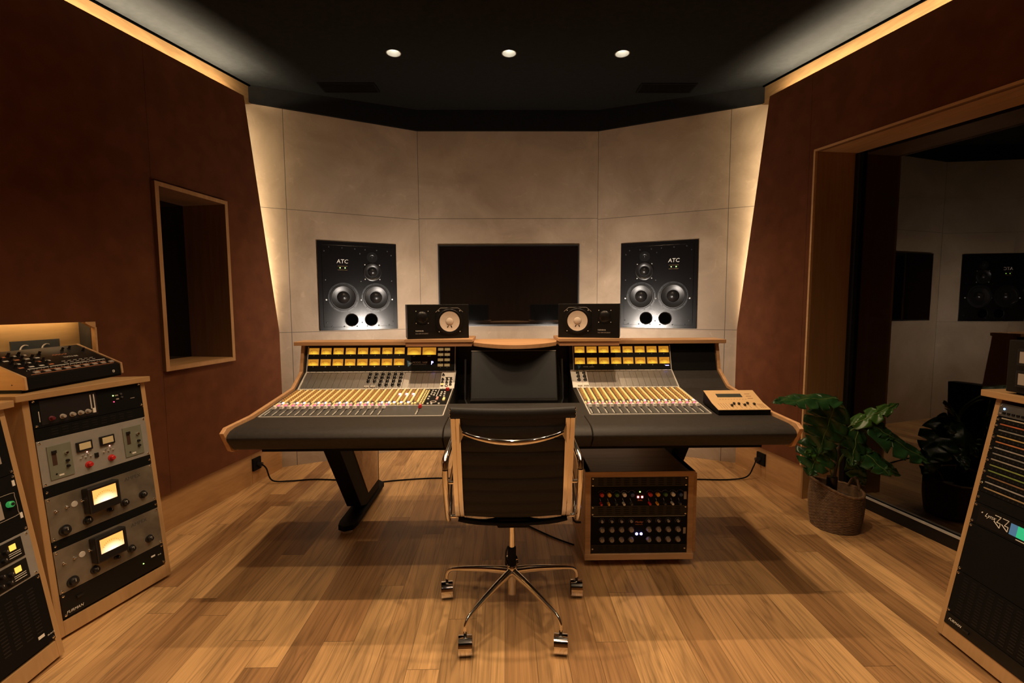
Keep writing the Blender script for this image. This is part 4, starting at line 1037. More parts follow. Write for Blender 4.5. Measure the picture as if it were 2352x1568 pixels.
# rack two: nearest at the left edge of the frame. viewer's right end is the far end
U2_ = Vector((.05, -1.0, 0)).normalized(); W2_ = .47
base2 = Vector((-1.843, 1.807, 0)) + U2_*(W2_+.022)
r2, M2 = rack(base2, -U2_, (-.147, 0), W2_, 1.028, 'light beech rack cabinet cut by the left edge, nearest the camera', Vector((-.42, 0, 0)), Bz=.082, top_over=(.03, .02))
def X2(u): return W2_-u+.022
t = unit(M2, W2_, .785, 1.02, M_blackm, 'rack_unit', 'dark unit at the top of the beech rack cut by the left edge', 'audio unit'); screws(t, M2, W2_, .785, 1.02)
MB(M2).box2((X2(.115), .835, .004), (X2(.058), .965, .006)).build('pale_label', M_grey, t)
t = unit(M2, W2_, .555, .784, M_blackm, 'headphone_amplifier', 'black unit with a rounded outline and green-lit knob in the left-edge rack', 'audio unit')
MB(M2).tube([(X2(.20), .625, .0045), (X2(.055), .625, .0045), (X2(.042), .64, .0045), (X2(.042), .70, .0045), (X2(.055), .715, .0045), (X2(.20), .715, .0045)], .0012, 6, smooth=3).build('outline', M_grey, t)
MB(M2).box2((X2(.13), .632, .004), (X2(.095), .70, .0052)).build('pale_label', M_grey, t)
k = knob(t, M2, X2(.068), .677, .012, .014, mat('green_ring', (.03, .2, .06), .35, emit=(.05, .5, .12), es=.25), name='green_knob'); MB(M2).lathe((X2(.068), .677, .018), (0, 0, 1), [(.006, 0), (.006, .003)], 12).build('knob_cap', M_knobk, k)
for y in (.738, .623-.015): MB(M2).box2((X2(.040), y, .004), (X2(.030), y+.022, .006)).build('white_tab', M_white, t)
screws(t, M2, W2_, .555, .784)
t = unit(M2, W2_, .372, .554, M_silv_panel, 'dual_equaliser', 'silver-edged unit with two black panels and small yellow meters in the left-edge rack', 'audio unit')
for (ya_, yb_) in ((.468, .546), (.380, .458)):
    p = MB(M2).box2((.02, ya_, .004), (X2(.058), yb_, .007)).build('black_panel', M_black, t, bevel=.001)
    MB(M2).box2((X2(.108), ya_+.040, .007), (X2(.085), ya_+.062, .009)).build('yellow_meter', M_vu, p)
    for (q, r_) in ((.125, .6), (.135, .25), (.155, .7), (.165, .3), (.19, .55), (.21, .25), (.235, .6), (.26, .3), (.29, .6)): knob(p, M2, X2(q), ya_+(yb_-ya_)*r_, .008, .012, M_knobk, line=M_silkw, z=.007)
    [MB(M2).box2((X2(.115), ya_+q, .007), (X2(.070), ya_+q+.0022, .0076)).build('caption_line', M_silkw, p) for q in (.029, .022, .013)]
screws(t, M2, W2_, .372, .554, ins=.012)
t = unit(M2, W2_, .095, .371, M_blackm, 'power_amplifier', 'large black vented unit at the bottom of the left-edge rack', 'audio unit')
b = MB(M2); vents(b, .03, .44, .15, .34, 10, 14, .0042); b.build('slots', M_knobk, t)
MB(M2).box2((X2(.085), .132, .004), (X2(.060), .144, .0048)).build('label_strip', M_white, t); text('M-10 LX', .008, M_silkw, t, M2 @ Matrix.Translation((X2(.035), .125, .0045)))
screws(t, M2, W2_, .095, .371)

# rack three: right edge of the frame
U3 = Vector((-.06, -1.0, 0)).normalized(); W3 = .47
base3 = Vector((1.81, 1.858, 0)) + U3*.022
r3, M3 = rack(base3, U3, (.170, 0), W3, 1.03, 'light beech rack cabinet at the right edge holding colour-striped patch bays', Vector((.46, 0, 0)), Bz=.072, top_over=(.045, .02))
t = unit(M3, W3, .975, 1.028, M_darkgrey, 'audio_interface', 'grey audio interface with a blue light at the top of the right-edge rack', 'audio unit')
MB(M3).lathe((.022, 1.006, .004), (0, 0, 1), [(.0035, 0), (.003, .002)], 12).build('blue_lamp', mat('blue_lamp', (.1, .3, .8), .3, emit=(.15, .45, 1), es=9), t)
for k in range(8): MB(M3).box((.025+k*.018, .990, .005), (.011, .008, .004)).build('socket', M_blackm, t)
screws(t, M3, W3, .975, 1.028)
cols_ = [(.40, .33, .24), (.42, .11, .04), (.20, .19, .17), (.45, .30, .10), (.45, .17, .06), (.30, .27, .23), (.22, .21, .19), (.28, .25, .20), (.20, .24, .06), (.16, .22, .05), (.20, .11, .05), (.30, .28, .26), (.35, .24, .12)]
cnames = ['pale tan', 'red', 'grey', 'yellow', 'orange', 'pale grey', 'dull grey', 'grey-brown', 'olive green', 'dark green', 'brown', 'bluish grey', 'tan and red']
for i in range(13):
    y1 = .972-i*.0243; y0 = y1-.0239
    t = unit(M3, W3, y0, y1, M_blackm, 'patch_bay', 'black patch bay with %s label strip, %s from top in right-edge rack' % (cnames[i], ['first', 'second', 'third', 'fourth', 'fifth', 'sixth', 'seventh', 'eighth', 'ninth', 'tenth', 'eleventh', 'twelfth', 'thirteenth'][i]), 'patch bay', group='patch bays in the right rack')
    c = cols_[i]; b = MB(M3).box2((.022, y1-.0065, .004), (W3-.022, y1-.0015, .0062)).build('label_strip', mat('strip_%d' % i, c, .55, var=.25, vscale=60, stretch=(1, 6, 1)), t)
    if i % 2 == 1 or i == 0: MB(M3).lathe((.009, (y0+y1)/2, .004), (0, 0, 1), [(.0052, 0), (.0048, .002), (.002, .0036)], 12).build('screw', M_chrome, t, smooth=True)
    b = MB(M3)
    for k in range(24): b.lathe((.035+k*.0175, y0+.0075, .004), (0, 0, 1), [(.0035, 0), (.0035, .0008), (.002, .0008)], 8)
    b.build('jack_sockets', M_knobk, t)
t = unit(M3, W3, .610, .656, M_blackm, 'blank_panel', 'plain black panel just under the patch bays in the right-edge rack', 'blank panel'); screws(t, M3, W3, .610, .656)
t = unit(M3, W3, .520, .609, M_blackm, 'converter', 'black converter with white lettering and a green display in the right-edge rack', 'audio unit')
MB(M3).box2((.028, .528, .004), (.45, .600, .006)).build('front_strip', M_black, t)
text('Lynx', .022, M_silkw, t, M3 @ Matrix.Translation((.075, .575, .0065)), shear=.4)
b = MB(M3)
for q in (0, .030):
    for (a, c) in (((.093, .590), (.116, .590)), ((.116, .590), (.104, .566)), ((.104, .566), (.118, .566)), ((.118, .566), (.118, .548)), ((.118, .548), (.093, .566))): b.tube([(a[0]+q, a[1], .0065), (c[0]+q, c[1], .0065)], .0015, 5)
b.build('angular_emblem', M_silkw, t)
MB(M3).box2((.155, .545, .006), (.181, .588, .0072)).build('blue_display', M_blue_lcd, t)
MB(M3).box2((.181, .545, .006), (.290, .588, .0072)).build('green_display', M_green_lcd, t)
MB(M3).box2((.182, .535, .006), (.235, .538, .0066)).build('caption_line', M_silkw, t)
MB(M3).lathe((.042, .578, .006), (0, 0, 1), [(.003, 0), (.002, .002)], 8).build('power_button', M_white, t); screws(t, M3, W3, .520, .609)
t = unit(M3, W3, .310, .519, M_blackm, 'blank_panel', 'tall plain black panel in the middle of the right-edge rack', 'blank panel'); screws(t, M3, W3, .310, .519)
t = unit(M3, W3, .125, .309, M_blackm, 'vent_panel', 'tall black vented panel low in the right-edge rack', 'vent panel'); b = MB(M3); vents(b, .03, .45, .135, .30, 12, 14, .0042); b.build('slots', M_knobk, t); screws(t, M3, W3, .125, .309)
t = unit(M3, W3, .073, .124, M_black, 'power_conditioner', 'black power conditioner with white lettering at the bottom of the right-edge rack', 'power unit')
text('FURMAN', .014, M_silkw, t, M3 @ Matrix.Translation((.045, .100, .0045)), shear=.3); MB(M3).box2((.085, .095, .004), (.110, .102, .010)).build('rocker_switch', M_knobk, t)

# box standing on the right rack
Mb = frame(Vector((1.975, 1.81, 1.0575)), (-.02, -1, 0), (0, 0, 1))
t = thing('tape_machine', 'black boxy audio machine with square dials standing on the right-edge rack', 'audio unit', Mb)
MB(Mb).box2((0, .008, -.28), (.46, .215, 0)).build('housing', M_black, t, bevel=.003)
for (x, y) in ((.03, .02), (.43, .02), (.03, .19), (.43, .19)): pass
for x in (.05, .16, .27, .36):
    p = MB(Mb).rbox((x+.03, .150, .006), (.072, .066, .012), .002, 2).build('dial_frame', M_steel, t); MB(Mb).box2((x+.004, .128, .0122), (x+.056, .172, .0130)).build('dial', M_grey, p)
    p = MB(Mb).rbox((x+.03, .065, .006), (.072, .066, .012), .002, 2).build('dial_frame', M_steel, t); MB(Mb).box2((x+.004, .043, .0122), (x+.056, .087, .0130)).build('dial', M_grey, p)
for (x, z) in ((.03, -.03), (.43, -.03), (.03, -.25), (.43, -.25)): MB(Mb).cyl((x, 0, z), (x, .009, z), .012, 12).build('foot', M_blackm, t)

# ------------------------------------------------------------------ drum machine on the left rack
ztop = 1.0625
ds = Vector((.02, -1.0, 0)).normalized()         # toward viewer's left
c_ = Vector((-2.045, 2.430, ztop)) + ds*.50
Ms = frame(c_, -ds, (-1*ds.y*-1, 0, 0) if False else Vector((0, 0, 1)).cross(-ds))  # x left->right, y to the back, z up
Wd, Dd = .50, .235
t = thing('drum_machine', 'black drum machine with orange-lined pads and wooden ends on the left rack', 'drum machine', Ms)
wprof = [(0, .012), (.004, .062), (Dd-.02, .163), (Dd, .155), (Dd, .012)]
def yzl(p, q, tt): return (tt, p, q)
MB(Ms).prism([(0.012, .0), (.012, .014), (Dd-.01, .014), (Dd-.01, 0)], yzl, -.005, Wd+.005).build('rubber_base', M_blackm, t)
MB(Ms).prism(wprof, yzl, .008, Wd-.008).build('body', M_blackm, t, bevel=.0015)
ep = [(-.004, .012), (0, .067), (Dd-.02, .168), (Dd+.002, .160), (Dd+.002, .012)]
MB(Ms).prism(ep, yzl, -.004, .008).build('wooden_end', M_edge, t, bevel=.002); MB(Ms).prism(ep, yzl, Wd-.008, Wd+.004).build('wooden_end', M_walnut, t, bevel=.002)
Mp = Ms @ frame((0, .004, .0625), (1, 0, 0), (0, Dd-.024, .101))
Lp = math.hypot(Dd-.024, .101)
MB(Mp).box2((.012, .002, 0), (Wd-.012, Lp-.004, .0012)).build('top_panel', M_black, t)
for k in range(9): MB(Mp).rbox((.078+k*.0485, .026, .004), (.026, .014, .006), .002, 2).build('pad', M_grey, t)
MB(Mp).box2((.045, .014, .001), (Wd-.03, .0165, .0018)).build('orange_line', M_silko, t); MB(Mp).box2((.09, .040, .001), (Wd-.05, .0425, .0018)).build('orange_line', M_silko, t)
b = MB(Mp)
for k in range(4): b.box2((.075+k*.100, .060, .001), (.168+k*.100, .064, .0018))
for k in range(26): b.box((.06+k*.016, .050+(k % 2)*.004, .0015), (.0025, .0025, .0008))
for k in range(12): b.box((.27+(k % 6)*.030, .078+(k//6)*.013, .0015), (.018, .0022, .0008))
b.build('white_markings', M_silkw, t)
for r_ in range(4):
    for k in range(4 if r_ < 3 else 3):
        x = .045+k*.045+(3-r_)*.0+ (r_ % 2)*.018; y = .085+r_*.034
        MB(Mp).lathe((x, y, .001), (0, 0, 1), [(.008, 0), (.0075, .004), (.0055, .0045), (.005, .018)], 12).build('knob', M_knobk, t, smooth=True)
        MB(Mp).box2((x+.009, y-.010, .001), (x+.030, y-.002, .0018)).build('white_label', M_silkw if (r_+k) % 3 else M_silko, t)
for (x, y) in ((.365, .190), (.41, .198), (.452, .165), (.235, .175)): MB(Mp).lathe((x, y, .001), (0, 0, 1), [(.008, 0), (.0075, .004), (.0055, .0045), (.005, .018)], 12).build('knob', M_knobk, t, smooth=True)
MB(Mp).tube([(.275+i*.0085, .150+.006*(i % 2), .0016) for i in range(10)], .0016, 5).build('orange_zigzag', M_silko, t)
text('YOCTO 808', .014, M_silkw, t, Mp @ Matrix.Translation((.345, .125, .0015)))
MB(Ms).lathe((Wd-.055, .002, .030), (0, -1, 0), [(.007, 0), (.007, .003), (.0035, .003), (.0035, 0)], 16).build('headphone_socket', M_silver, t, smooth=True)
MB(Ms).lathe((-.004, .05, .035), (-1, 0, 0), [(.003, 0), (.002, .001)], 8).build('screw', M_knobk, t)

# ------------------------------------------------------------------ remote controller on the console
Yr = 2.262
Mr = frame((1.028, Yr, .860), (1, .0, 0), (0, DB.y-DA.y, DB.z-DA.z))
Mr = Matrix.Translation((0, 0, .006)) @ Mr @ Matrix.Diagonal((.88, .80, .82, 1))
Wr, Lr = .298, .235
t = thing('remote_controller', 'beige desktop remote with narrow display and black sliders on the console right end', 'remote control', Mr)
prof = [(0, 0), (0, .030), (.10, .042), (Lr, .080), (Lr, 0)]
MB(Mr).prism([(p, q) for p, q in prof], yzl, 0, Wr).build('housing', M_blackm, t, bevel=.002)
MB(Mr).prism([(-.001, .030), (.10, .042), (Lr+.001, .080), (Lr+.001, .0825), (.10, .0445), (-.001, .0325)], yzl, -.002, Wr+.002).build('top_face', M_beige, t)
Mt = Mr @ frame((0, .10, .0446), (1, 0, 0), (0, Lr-.10, .038))
sc_ = MB(Mt).box2((.055, .060, -.0002), (.205, .098, .0012)).build('display', M_lcd, t)
Mt2 = Mr @ frame((0, 0, .0326), (1, 0, 0), (0, .10, .012))
for i, q in enumerate((.105, .135, .165, .195, .225, .15)):
    pass
xs = [.095, .118, .145, .172, .198, .232]; ysx = [.050, .075, .072, .055, .078, .066]
for x, y in zip(xs, ysx):
    MB(Mt2).box2((x-.0008, .02, -.0004), (x+.0008, .092, .0006)).build('slider_slot', M_darkgrey, t)
    MB(Mt2).rbox((x, y, .007), (.012, .016, .012), .003, 2).build('slider_cap', M_knobk, t)
for x in (.030, .045, .060, .075): MB(Mt2).box2((x-.0007, .02, -.0004), (x+.0007, .092, .0006)).build('slider_slot', M_darkgrey, t)
b = MB(Mt2)
for i in range(8): b.box((.05+i*.026, .008, .0004), (.012, .002, .0006))
b.build('printed_marks', mat('faint_print', (.36, .20, .10), .6), t)
b = MB(Mt2)
for i in range(4):
    for j in range(3): b.box((.258+j*.012, .03+i*.015, .0006), (.008, .006, .001))
b.build('keypad', bpy.data.materials['faint_print'], t)
b = MB(Mt)
for i in range(10): b.box((.06+i*.017, .035, .0004), (.008, .003, .0006))
for i in range(3): b.box((.245, .045+i*.025, .0006), (.030, .005, .001))
b.build('printed_labels', bpy.data.materials['faint_print'], t)

# ------------------------------------------------------------------ rolling cabinet under the desk
cx0, cx1, cy0, cy1, cz0, cz1 = .385, .990, 2.385, 2.86, .045, .535
ob = thing('gear_cabinet', 'wooden box cabinet of outboard gear on the floor under the console', 'equipment cabinet', ((cx0+cx1)/2, 2.6, 0))
th = .030
MB().box2((cx0, cy0, cz0), (cx0+th, cy1, cz1)).build('side_panel', M_walnut, ob, bevel=.002); MB().box2((cx1-th-.022, cy0+.004, cz0), (cx1-.022, cy1, cz1)).build('side_panel', M_walnut, ob, bevel=.002)
MB().box2((cx1-.021, cy0+.018, cz0+.03), (cx1, cy1-.02, cz1-.02)).build('outer_side', M_walnut, ob, bevel=.002)
MB().box2((cx0-.002, cy0-.004, cz1-.030), (cx1-.018, cy1, cz1)).build('top_board', M_walnut, ob, bevel=.002); MB().box2((cx0-.002, cy0-.002, cz0), (cx1-.018, cy1, cz0+.032)).build('bottom_board', M_walnut, ob, bevel=.002)
MB().box2((cx0+th, cy1-.02, cz0+.03), (cx1-th-.02, cy1-.01, cz1-.03)).build('back_panel', M_blackm, ob)
for x in (cx0+.06, cx1-.08):
    for y in (cy0+.08, cy1-.06): MB().cyl((x-.012, y, .024), (x+.012, y, .024), .024, 16).build('castor', M_blackm, ob, smooth=True)
MB().tube([(cx1, cy0+.14, .42), (cx1+.035, cy0+.14, .42), (cx1+.04, cy0+.14, .405), (cx1+.04, cy0+.14, .245), (cx1+.035, cy0+.14, .23), (cx1, cy0+.14, .23)], .008, 10, smooth=3).build('handle', M_steel, ob, smooth=True)
MB().tube([(cx0, cy0+.14, .30), (cx0-.035, cy0+.14, .30), (cx0-.04, cy0+.14, .285), (cx0-.04, cy0+.14, .20), (cx0, cy0+.14, .19)], .006, 10, smooth=3).build('handle', M_steel, ob, smooth=True)
Mc = frame((cx0+th+.0015, cy0+.012, cz0+.034), (1, 0, 0), (0, 0, 1)); Wc = cx1-.022-th-(cx0+th)-.003
Hc = cz1-.031-(cz0+.034)
S_ = Hc/.4225
def uh(v): return v*Hc
t = unit(Mc, Wc, uh(.865), uh(1.0), M_black, 'vent_panel', 'black vented panel at the top of the wooden box cabinet', 'vent panel', .3); b = MB(Mc); vents(b, .03, Wc-.03, uh(.88), uh(.985), 10, 4, .0042); b.build('slots', mat('slot_dark', (.0012, .0012, .0012), .9), t); screws(t, Mc, Wc, uh(.865), uh(1.0))
t = unit(Mc, Wc, uh(.628), uh(.863), M_blackm, 'colour_knob_equaliser', 'black equaliser with red, yellow, green, white and blue knobs', 'audio unit', .3)
cm = [M_red, M_yellow, M_green, M_white, M_blue]
for g_, xs0 in ((0, .108), (1, .608)):
    for i in range(5):
        x = (xs0 + i*.078)*Wc
        k = knob(t, Mc, x, uh(.775), .0112, .020, cm[i]); knob(t, Mc, x-.004, uh(.660), .0070, .026, cm[i] if i < 2 or i == 3 else M_darkgrey)
        b = MB(Mc)
        for a in range(7):
            q = math.radians(150-a*20+0); b.box((x+.019*math.cos(q), uh(.775)+.019*math.sin(q), .0045), (.0018, .0018, .0006))
        b.box((x-.006, uh(.700), .0045), (.0012, .016, .0006), Matrix.Rotation(.35, 3, 'Z')); b.build('dial_marks', M_silkw, t)
MB(Mc).lathe((Wc*.505, uh(.80), .004), (0, 0, 1), [(.003, 0), (.003, .002)], 10).build('green_lamp', M_led_g, t)
for q in (.486, .528): MB(Mc).box((Wc*q, uh(.735), .006), (.009, .010, .004)).build('red_lamp', mat('pink_lamp%d' % int(q*1000), (.8, .2, .2), .3, emit=(1, .12, .12), es=6), t)
text('DUAL', .010, M_silko, t, Mc @ Matrix.Translation((Wc*.508, uh(.690), .0045))); MB(Mc).box2((Wc-.020, uh(.70), .004), (Wc-.006, uh(.80), .0050)).build('label_strip', M_grey, t)
t = unit(Mc, Wc, uh(.490), uh(.626), M_black, 'vent_panel', 'black vented panel in the middle of the wooden box cabinet', 'vent panel', .3); b = MB(Mc); vents(b, .03, Wc-.03, uh(.505), uh(.612), 10, 4, .0042); b.build('slots', bpy.data.materials['slot_dark'], t); screws(t, Mc, Wc, uh(.49), uh(.626))
t = unit(Mc, Wc, uh(.118), uh(.488), M_blackm, 'grey_knob_equaliser', 'black equaliser with rows of round grey knobs and two violet lamps', 'audio unit', .3)
for i in range(8):
    x = Wc*(.115+(i % 4)*.101 + (.485 if i > 3 else 0))
    knob(t, Mc, x, uh(.425), .0075, .014, M_grey); 
    for v in (.318, .188):
        knob(t, Mc, x, uh(v), .0128, .020, M_grey, skirt=False, line=M_darkgrey); MB(Mc).lathe((x, uh(v), .004), (0, 0, 1), [(.0165, 0), (.016, .003)], 24).build('knob_skirt', M_knobk, t, smooth=True)
    b = MB(Mc)
    for a in range(9):
        q = math.radians(210-a*30); b.box((x+.0145*math.cos(q), uh(.425)+.0145*math.sin(q), .0045), (.0014, .0014, .0006))
    b.build('dial_marks', M_silkw, t)
for q in (.478, .525): MB(Mc).lathe((Wc*q, uh(.252), .004), (0, 0, 1), [(.0075, 0), (.006, .004)], 16).build('violet_lamp', mat('violet%d' % int(q*1000), (.4, .4, .9), .3, emit=(.30, .28, 1.0), es=6), t, smooth=True)
text('Manley', .0150, M_silko, t, Mc @ Matrix.Translation((Wc*.50, uh(.408), .0045)), shear=.3); text('MASSIVE PASSIVE', .0055, M_silko, t, Mc @ Matrix.Translation((Wc*.50, uh(.375), .0045)))
MB(Mc).box2((Wc-.020, uh(.25), .004), (Wc-.006, uh(.33), .0050)).build('label_strip', M_grey, t); MB(Mc).box2((.01, uh(.483), .004), (Wc-.01, uh(.486), .0052)).build('bright_edge', M_silver, t)
t = unit(Mc, Wc, 0, uh(.116), M_black, 'vent_panel', 'black vented panel at the bottom of the wooden box cabinet', 'vent panel', .3); b = MB(Mc); vents(b, .03, Wc-.03, uh(.012), uh(.104), 10, 4, .0042); b.build('slots', bpy.data.materials['slot_dark'], t); screws(t, Mc, Wc, 0, uh(.116))

# ------------------------------------------------------------------ office chair
ch = thing('office_chair', 'black ribbed leather swivel chair with polished aluminium frame, back to the camera', 'office chair', (-.012, 2.06, 0))
cx = -.008
# sling profile (y, z): top of back -> down -> seat -> front edge
SL = [(1.812, 1.000), (1.828, .93), (1.848, .85), (1.872, .74), (1.900, .63), (1.925, .56), (1.955, .515), (2.01, .492), (2.10, .487), (2.22, .495), (2.34, .500), (2.42, .488), (2.445, .462)]
def cr_(P, n):
    P = [Vector((0, *p)) for p in P]; q = []
    for i in range(len(P)-1):
        p0, p1, p2, p3 = P[max(i-1, 0)], P[i], P[i+1], P[min(i+2, len(P)-1)]
        for k in range(n):
            t = k/n; q.append(0.5*((2*p1)+(p2-p0)*t+(2*p0-5*p1+4*p2-p3)*t*t+(3*p1-p0-3*p2+p3)*t**3))
    q.append(P[-1]); return q
path = cr_(SL, 16)
L_ = [0]
for i in range(1, len(path)): L_.append(L_[-1]+(path[i]-path[i-1]).length)
def sling(x0, x1, thick, rib, a, b_, nx=12):
    """closed ribbed pad following the sling; ribs bulge both ways"""
    bm = MB(); idx = [i for i in range(len(path)) if a <= L_[i] <= b_]; P = []; m_ = len(idx)
    for side in (1, -1):
        for i in idx:
            tn = (path[min(i+1, len(path)-1)]-path[max(i-1, 0)]).normalized(); nr = Vector((0, -tn.z, tn.y))
            ph = (L_[i] % rib)/rib; h = thick*(.15+.85*math.sin(PI*ph)**.4)
            for k in range(nx+1):
                x = x0+(x1-x0)*k/nx; sag = -.010*math.sin(PI*k/nx)
                P.append((cx+x, path[i].y+nr.y*(h*side+sag), path[i].z+nr.z*(h*side+sag)))
    n1 = nx+1; Fc = []
    for s_ in (0, 1):
        o = s_*m_*n1
        for i in range(m_-1):
            for k in range(nx): Fc.append((o+i*n1+k, o+i*n1+k+1, o+(i+1)*n1+k+1, o+(i+1)*n1+k))
    o = m_*n1
    for i in range(m_-1):
        for k in (0, nx): Fc.append((i*n1+k, (i+1)*n1+k, o+(i+1)*n1+k, o+i*n1+k))
    for i in (0, m_-1):
        for k in range(nx): Fc.append((i*n1+k, i*n1+k+1, o+i*n1+k+1, o+i*n1+k))
    return bm._add(P, Fc)
Lb = next(L_[i] for i in range(len(path)) if path[i].z < .52)
sling(-.218, .218, .0095, .0605, 0, Lb).build('backrest', M_sling, ch, smooth=True)
sling(-.218, .218, .0085, .0605, Lb, L_[-1]).build('seat', M_sling, ch, smooth=True)
# rolled top of the back and seat front
def roll(y, z, w_, r, ry):
    b = MB(); pts = [(cx+x*w_, y-.008*(1-x*x)*1.0+.004, z-.005*(1-x*x)) for x in (-1, -.75, -.5, -.25, 0, .25, .5, .75, 1)]
    return b.tube(pts, r, 16, smooth=2, flat=(1, ry), up=(0, 0, 1))
roll(1.812, .992, .248, .0235, .62).build('head_roll', M_sling, ch, smooth=True)
for s in (-1, 1):
    for (dy, dz) in ((0, .015), (0, -.006), (0, -.024)): MB().lathe((cx+s*.248, 1.814+dy, .994+dz*.8), (s, 0, 0), [(.006, 0), (.005, .004), (.002, .006)], 10).build('end_bolt', M_chrome, ch, smooth=True)
# aluminium side ribs
def ribband(s):
    P = []; idx = [i for i in range(len(path)) if path[i].z < .978 or i > 80]
    idx = [i for i in idx]
    wdt, tk = .037, .011
    bm = MB(); n = len(idx); Fc = []
    for i in idx:
        tn = (path[min(i+1, len(path)-1)]-path[max(i-1, 0)]).normalized(); nr = Vector((0, -tn.z, tn.y))
        # profile across: flat band with a central ridge
        for (x, h) in ((-wdt/2, -.006), (-wdt/2, -.0155), (-.002, -.0155), (0, -.0205), (.002, -.0155), (wdt/2, -.0155), (wdt/2, -.006), (wdt/2, .010), (-wdt/2, .010)):
            hh = h; P.append((cx+s*.229+x, path[i].y-nr.y*(-hh)*1.0, path[i].z-nr.z*(-hh)*1.0))
    m_ = 9
    for a in range(n-1):
        for k in range(m_): Fc.append((a*m_+k, a*m_+(k+1) % m_, (a+1)*m_+(k+1) % m_, (a+1)*m_+k))
    Fc += [tuple(range(m_)), tuple((n-1)*m_+k for k in range(m_))]
    return bm._add(P, Fc)
# orientation test: outward (toward the camera) side of the back must carry the ridge
for s in (-1, 1): ribband(s).build('side_rib', M_alu, ch, smooth=True)
# bowed spreader behind the back
pts = []
for k in range(13):
    t = k/12; x = -.208+.416*t; bow = math.sin(PI*t)
    pts.append((cx+x, 1.812-.050*bow**.8, .915-.030*bow**.8))
MB().tube(pts, [.006+.0045*math.sin(PI*k/12) for k in range(13)], 12, smooth=2, flat=(1.15, .8), up=(0, 0, 1)).build('back_spreader', M_chrome, ch, smooth=True)
for s in (-1, 1):
    MB().prism([(cx+s*.214, .952), (cx+s*.214, .868), (cx+s*.196, .905)], lambda p, q, t_: (p, t_, q), 1.804, 1.822).build('spreader_lug', M_alu, ch, smooth=False)
# armrests: closed loops of flat aluminium bar
for s in (-1, 1):
    yz_ = [(1.885, .735), (1.895, .768), (1.93, .785), (1.985, .805), (2.033, .822), (2.052, .812), (2.060, .775), (2.062, .70), (2.058, .60), (2.045, .52), (2.01, .478), (1.975, .480), (1.945, .52), (1.915, .59), (1.892, .66), (1.885, .735)]
    pts = [(cx+s*(.283 - .016*max(0, (y-1.9)/.15) if z > .6 else .283-.016*max(0, (z-.45)/.15*.0)), y, z) for y, z in yz_]
    rs = [.0135, .0155, .0145, .0125, .011, .010, .009, .009, .009, .009, .0105, .012, .012, .0125, .013, .0135]
    MB().tube(pts, rs, 14, smooth=5, flat=(1.0, 1.2), up=(s, 0, 0)).build('armrest', M_chrome, ch, smooth=True)
    for (y, z) in ((1.90, .672), (1.975, .488)): 
        MB().cyl((cx+s*.238, y+.008, z), (cx+s*.276, y+.008, z), .0085, 14).build('arm_bolt', M_chrome, ch, smooth=True)
# under-seat mechanism and cross bars
MB().rbox((cx, 2.06, .455), (.14, .17, .045), .008, 2).build('tilt_mechanism', M_blackm, ch)
for y in (1.975, 2.24): MB().tube([(cx-.240, y, .478), (cx-.16, y, .462), (cx, y, .455), (cx+.16, y, .462), (cx+.240, y, .478)], .010, 10, smooth=3).build('seat_stretcher', M_blackm if y < 2.1 else M_chrome, ch, smooth=True)
for s in (-1, 1): MB().tube([(cx+s*.02, 2.06, .45), (cx+s*.12, 1.985, .462), (cx+s*.232, 1.972, .480)], .010, 10, smooth=4).build('seat_bracket', M_blackm, ch, smooth=True)
MB().tube([(cx+.03, 2.08, .44), (cx+.19, 2.10, .438), (cx+.235, 2.10, .437)], .0045, 8).build('lift_lever', M_steel, ch, smooth=True)
MB().cyl((cx-.004, 2.06, .29), (cx-.004, 2.06, .44), .0125, 20).build('gas_piston', M_chrome, ch, smooth=True)
MB().lathe((cx-.004, 2.06, .215), (0, 0, 1), [(.0195, 0), (.0195, .085), (.017, .088)], 20).build('black_sleeve', M_blackm, ch, smooth=True)
hub = MB().lathe((cx-.004, 2.06, .078), (0, 0, 1), [(.018, 0), (.0205, .004), (.0205, .09), (.023, .10), (.023, .135), (.020, .139)], 24).build('base_hub', M_alu, ch, smooth=True)
MB().tube([(cx-.022, 2.07, .30), (cx-.032, 2.07, .27), (cx-.032, 2.07, .235), (cx-.022, 2.07, .21)], .004, 8, smooth=3).build('guard_wire', M_steel, ch, smooth=True)
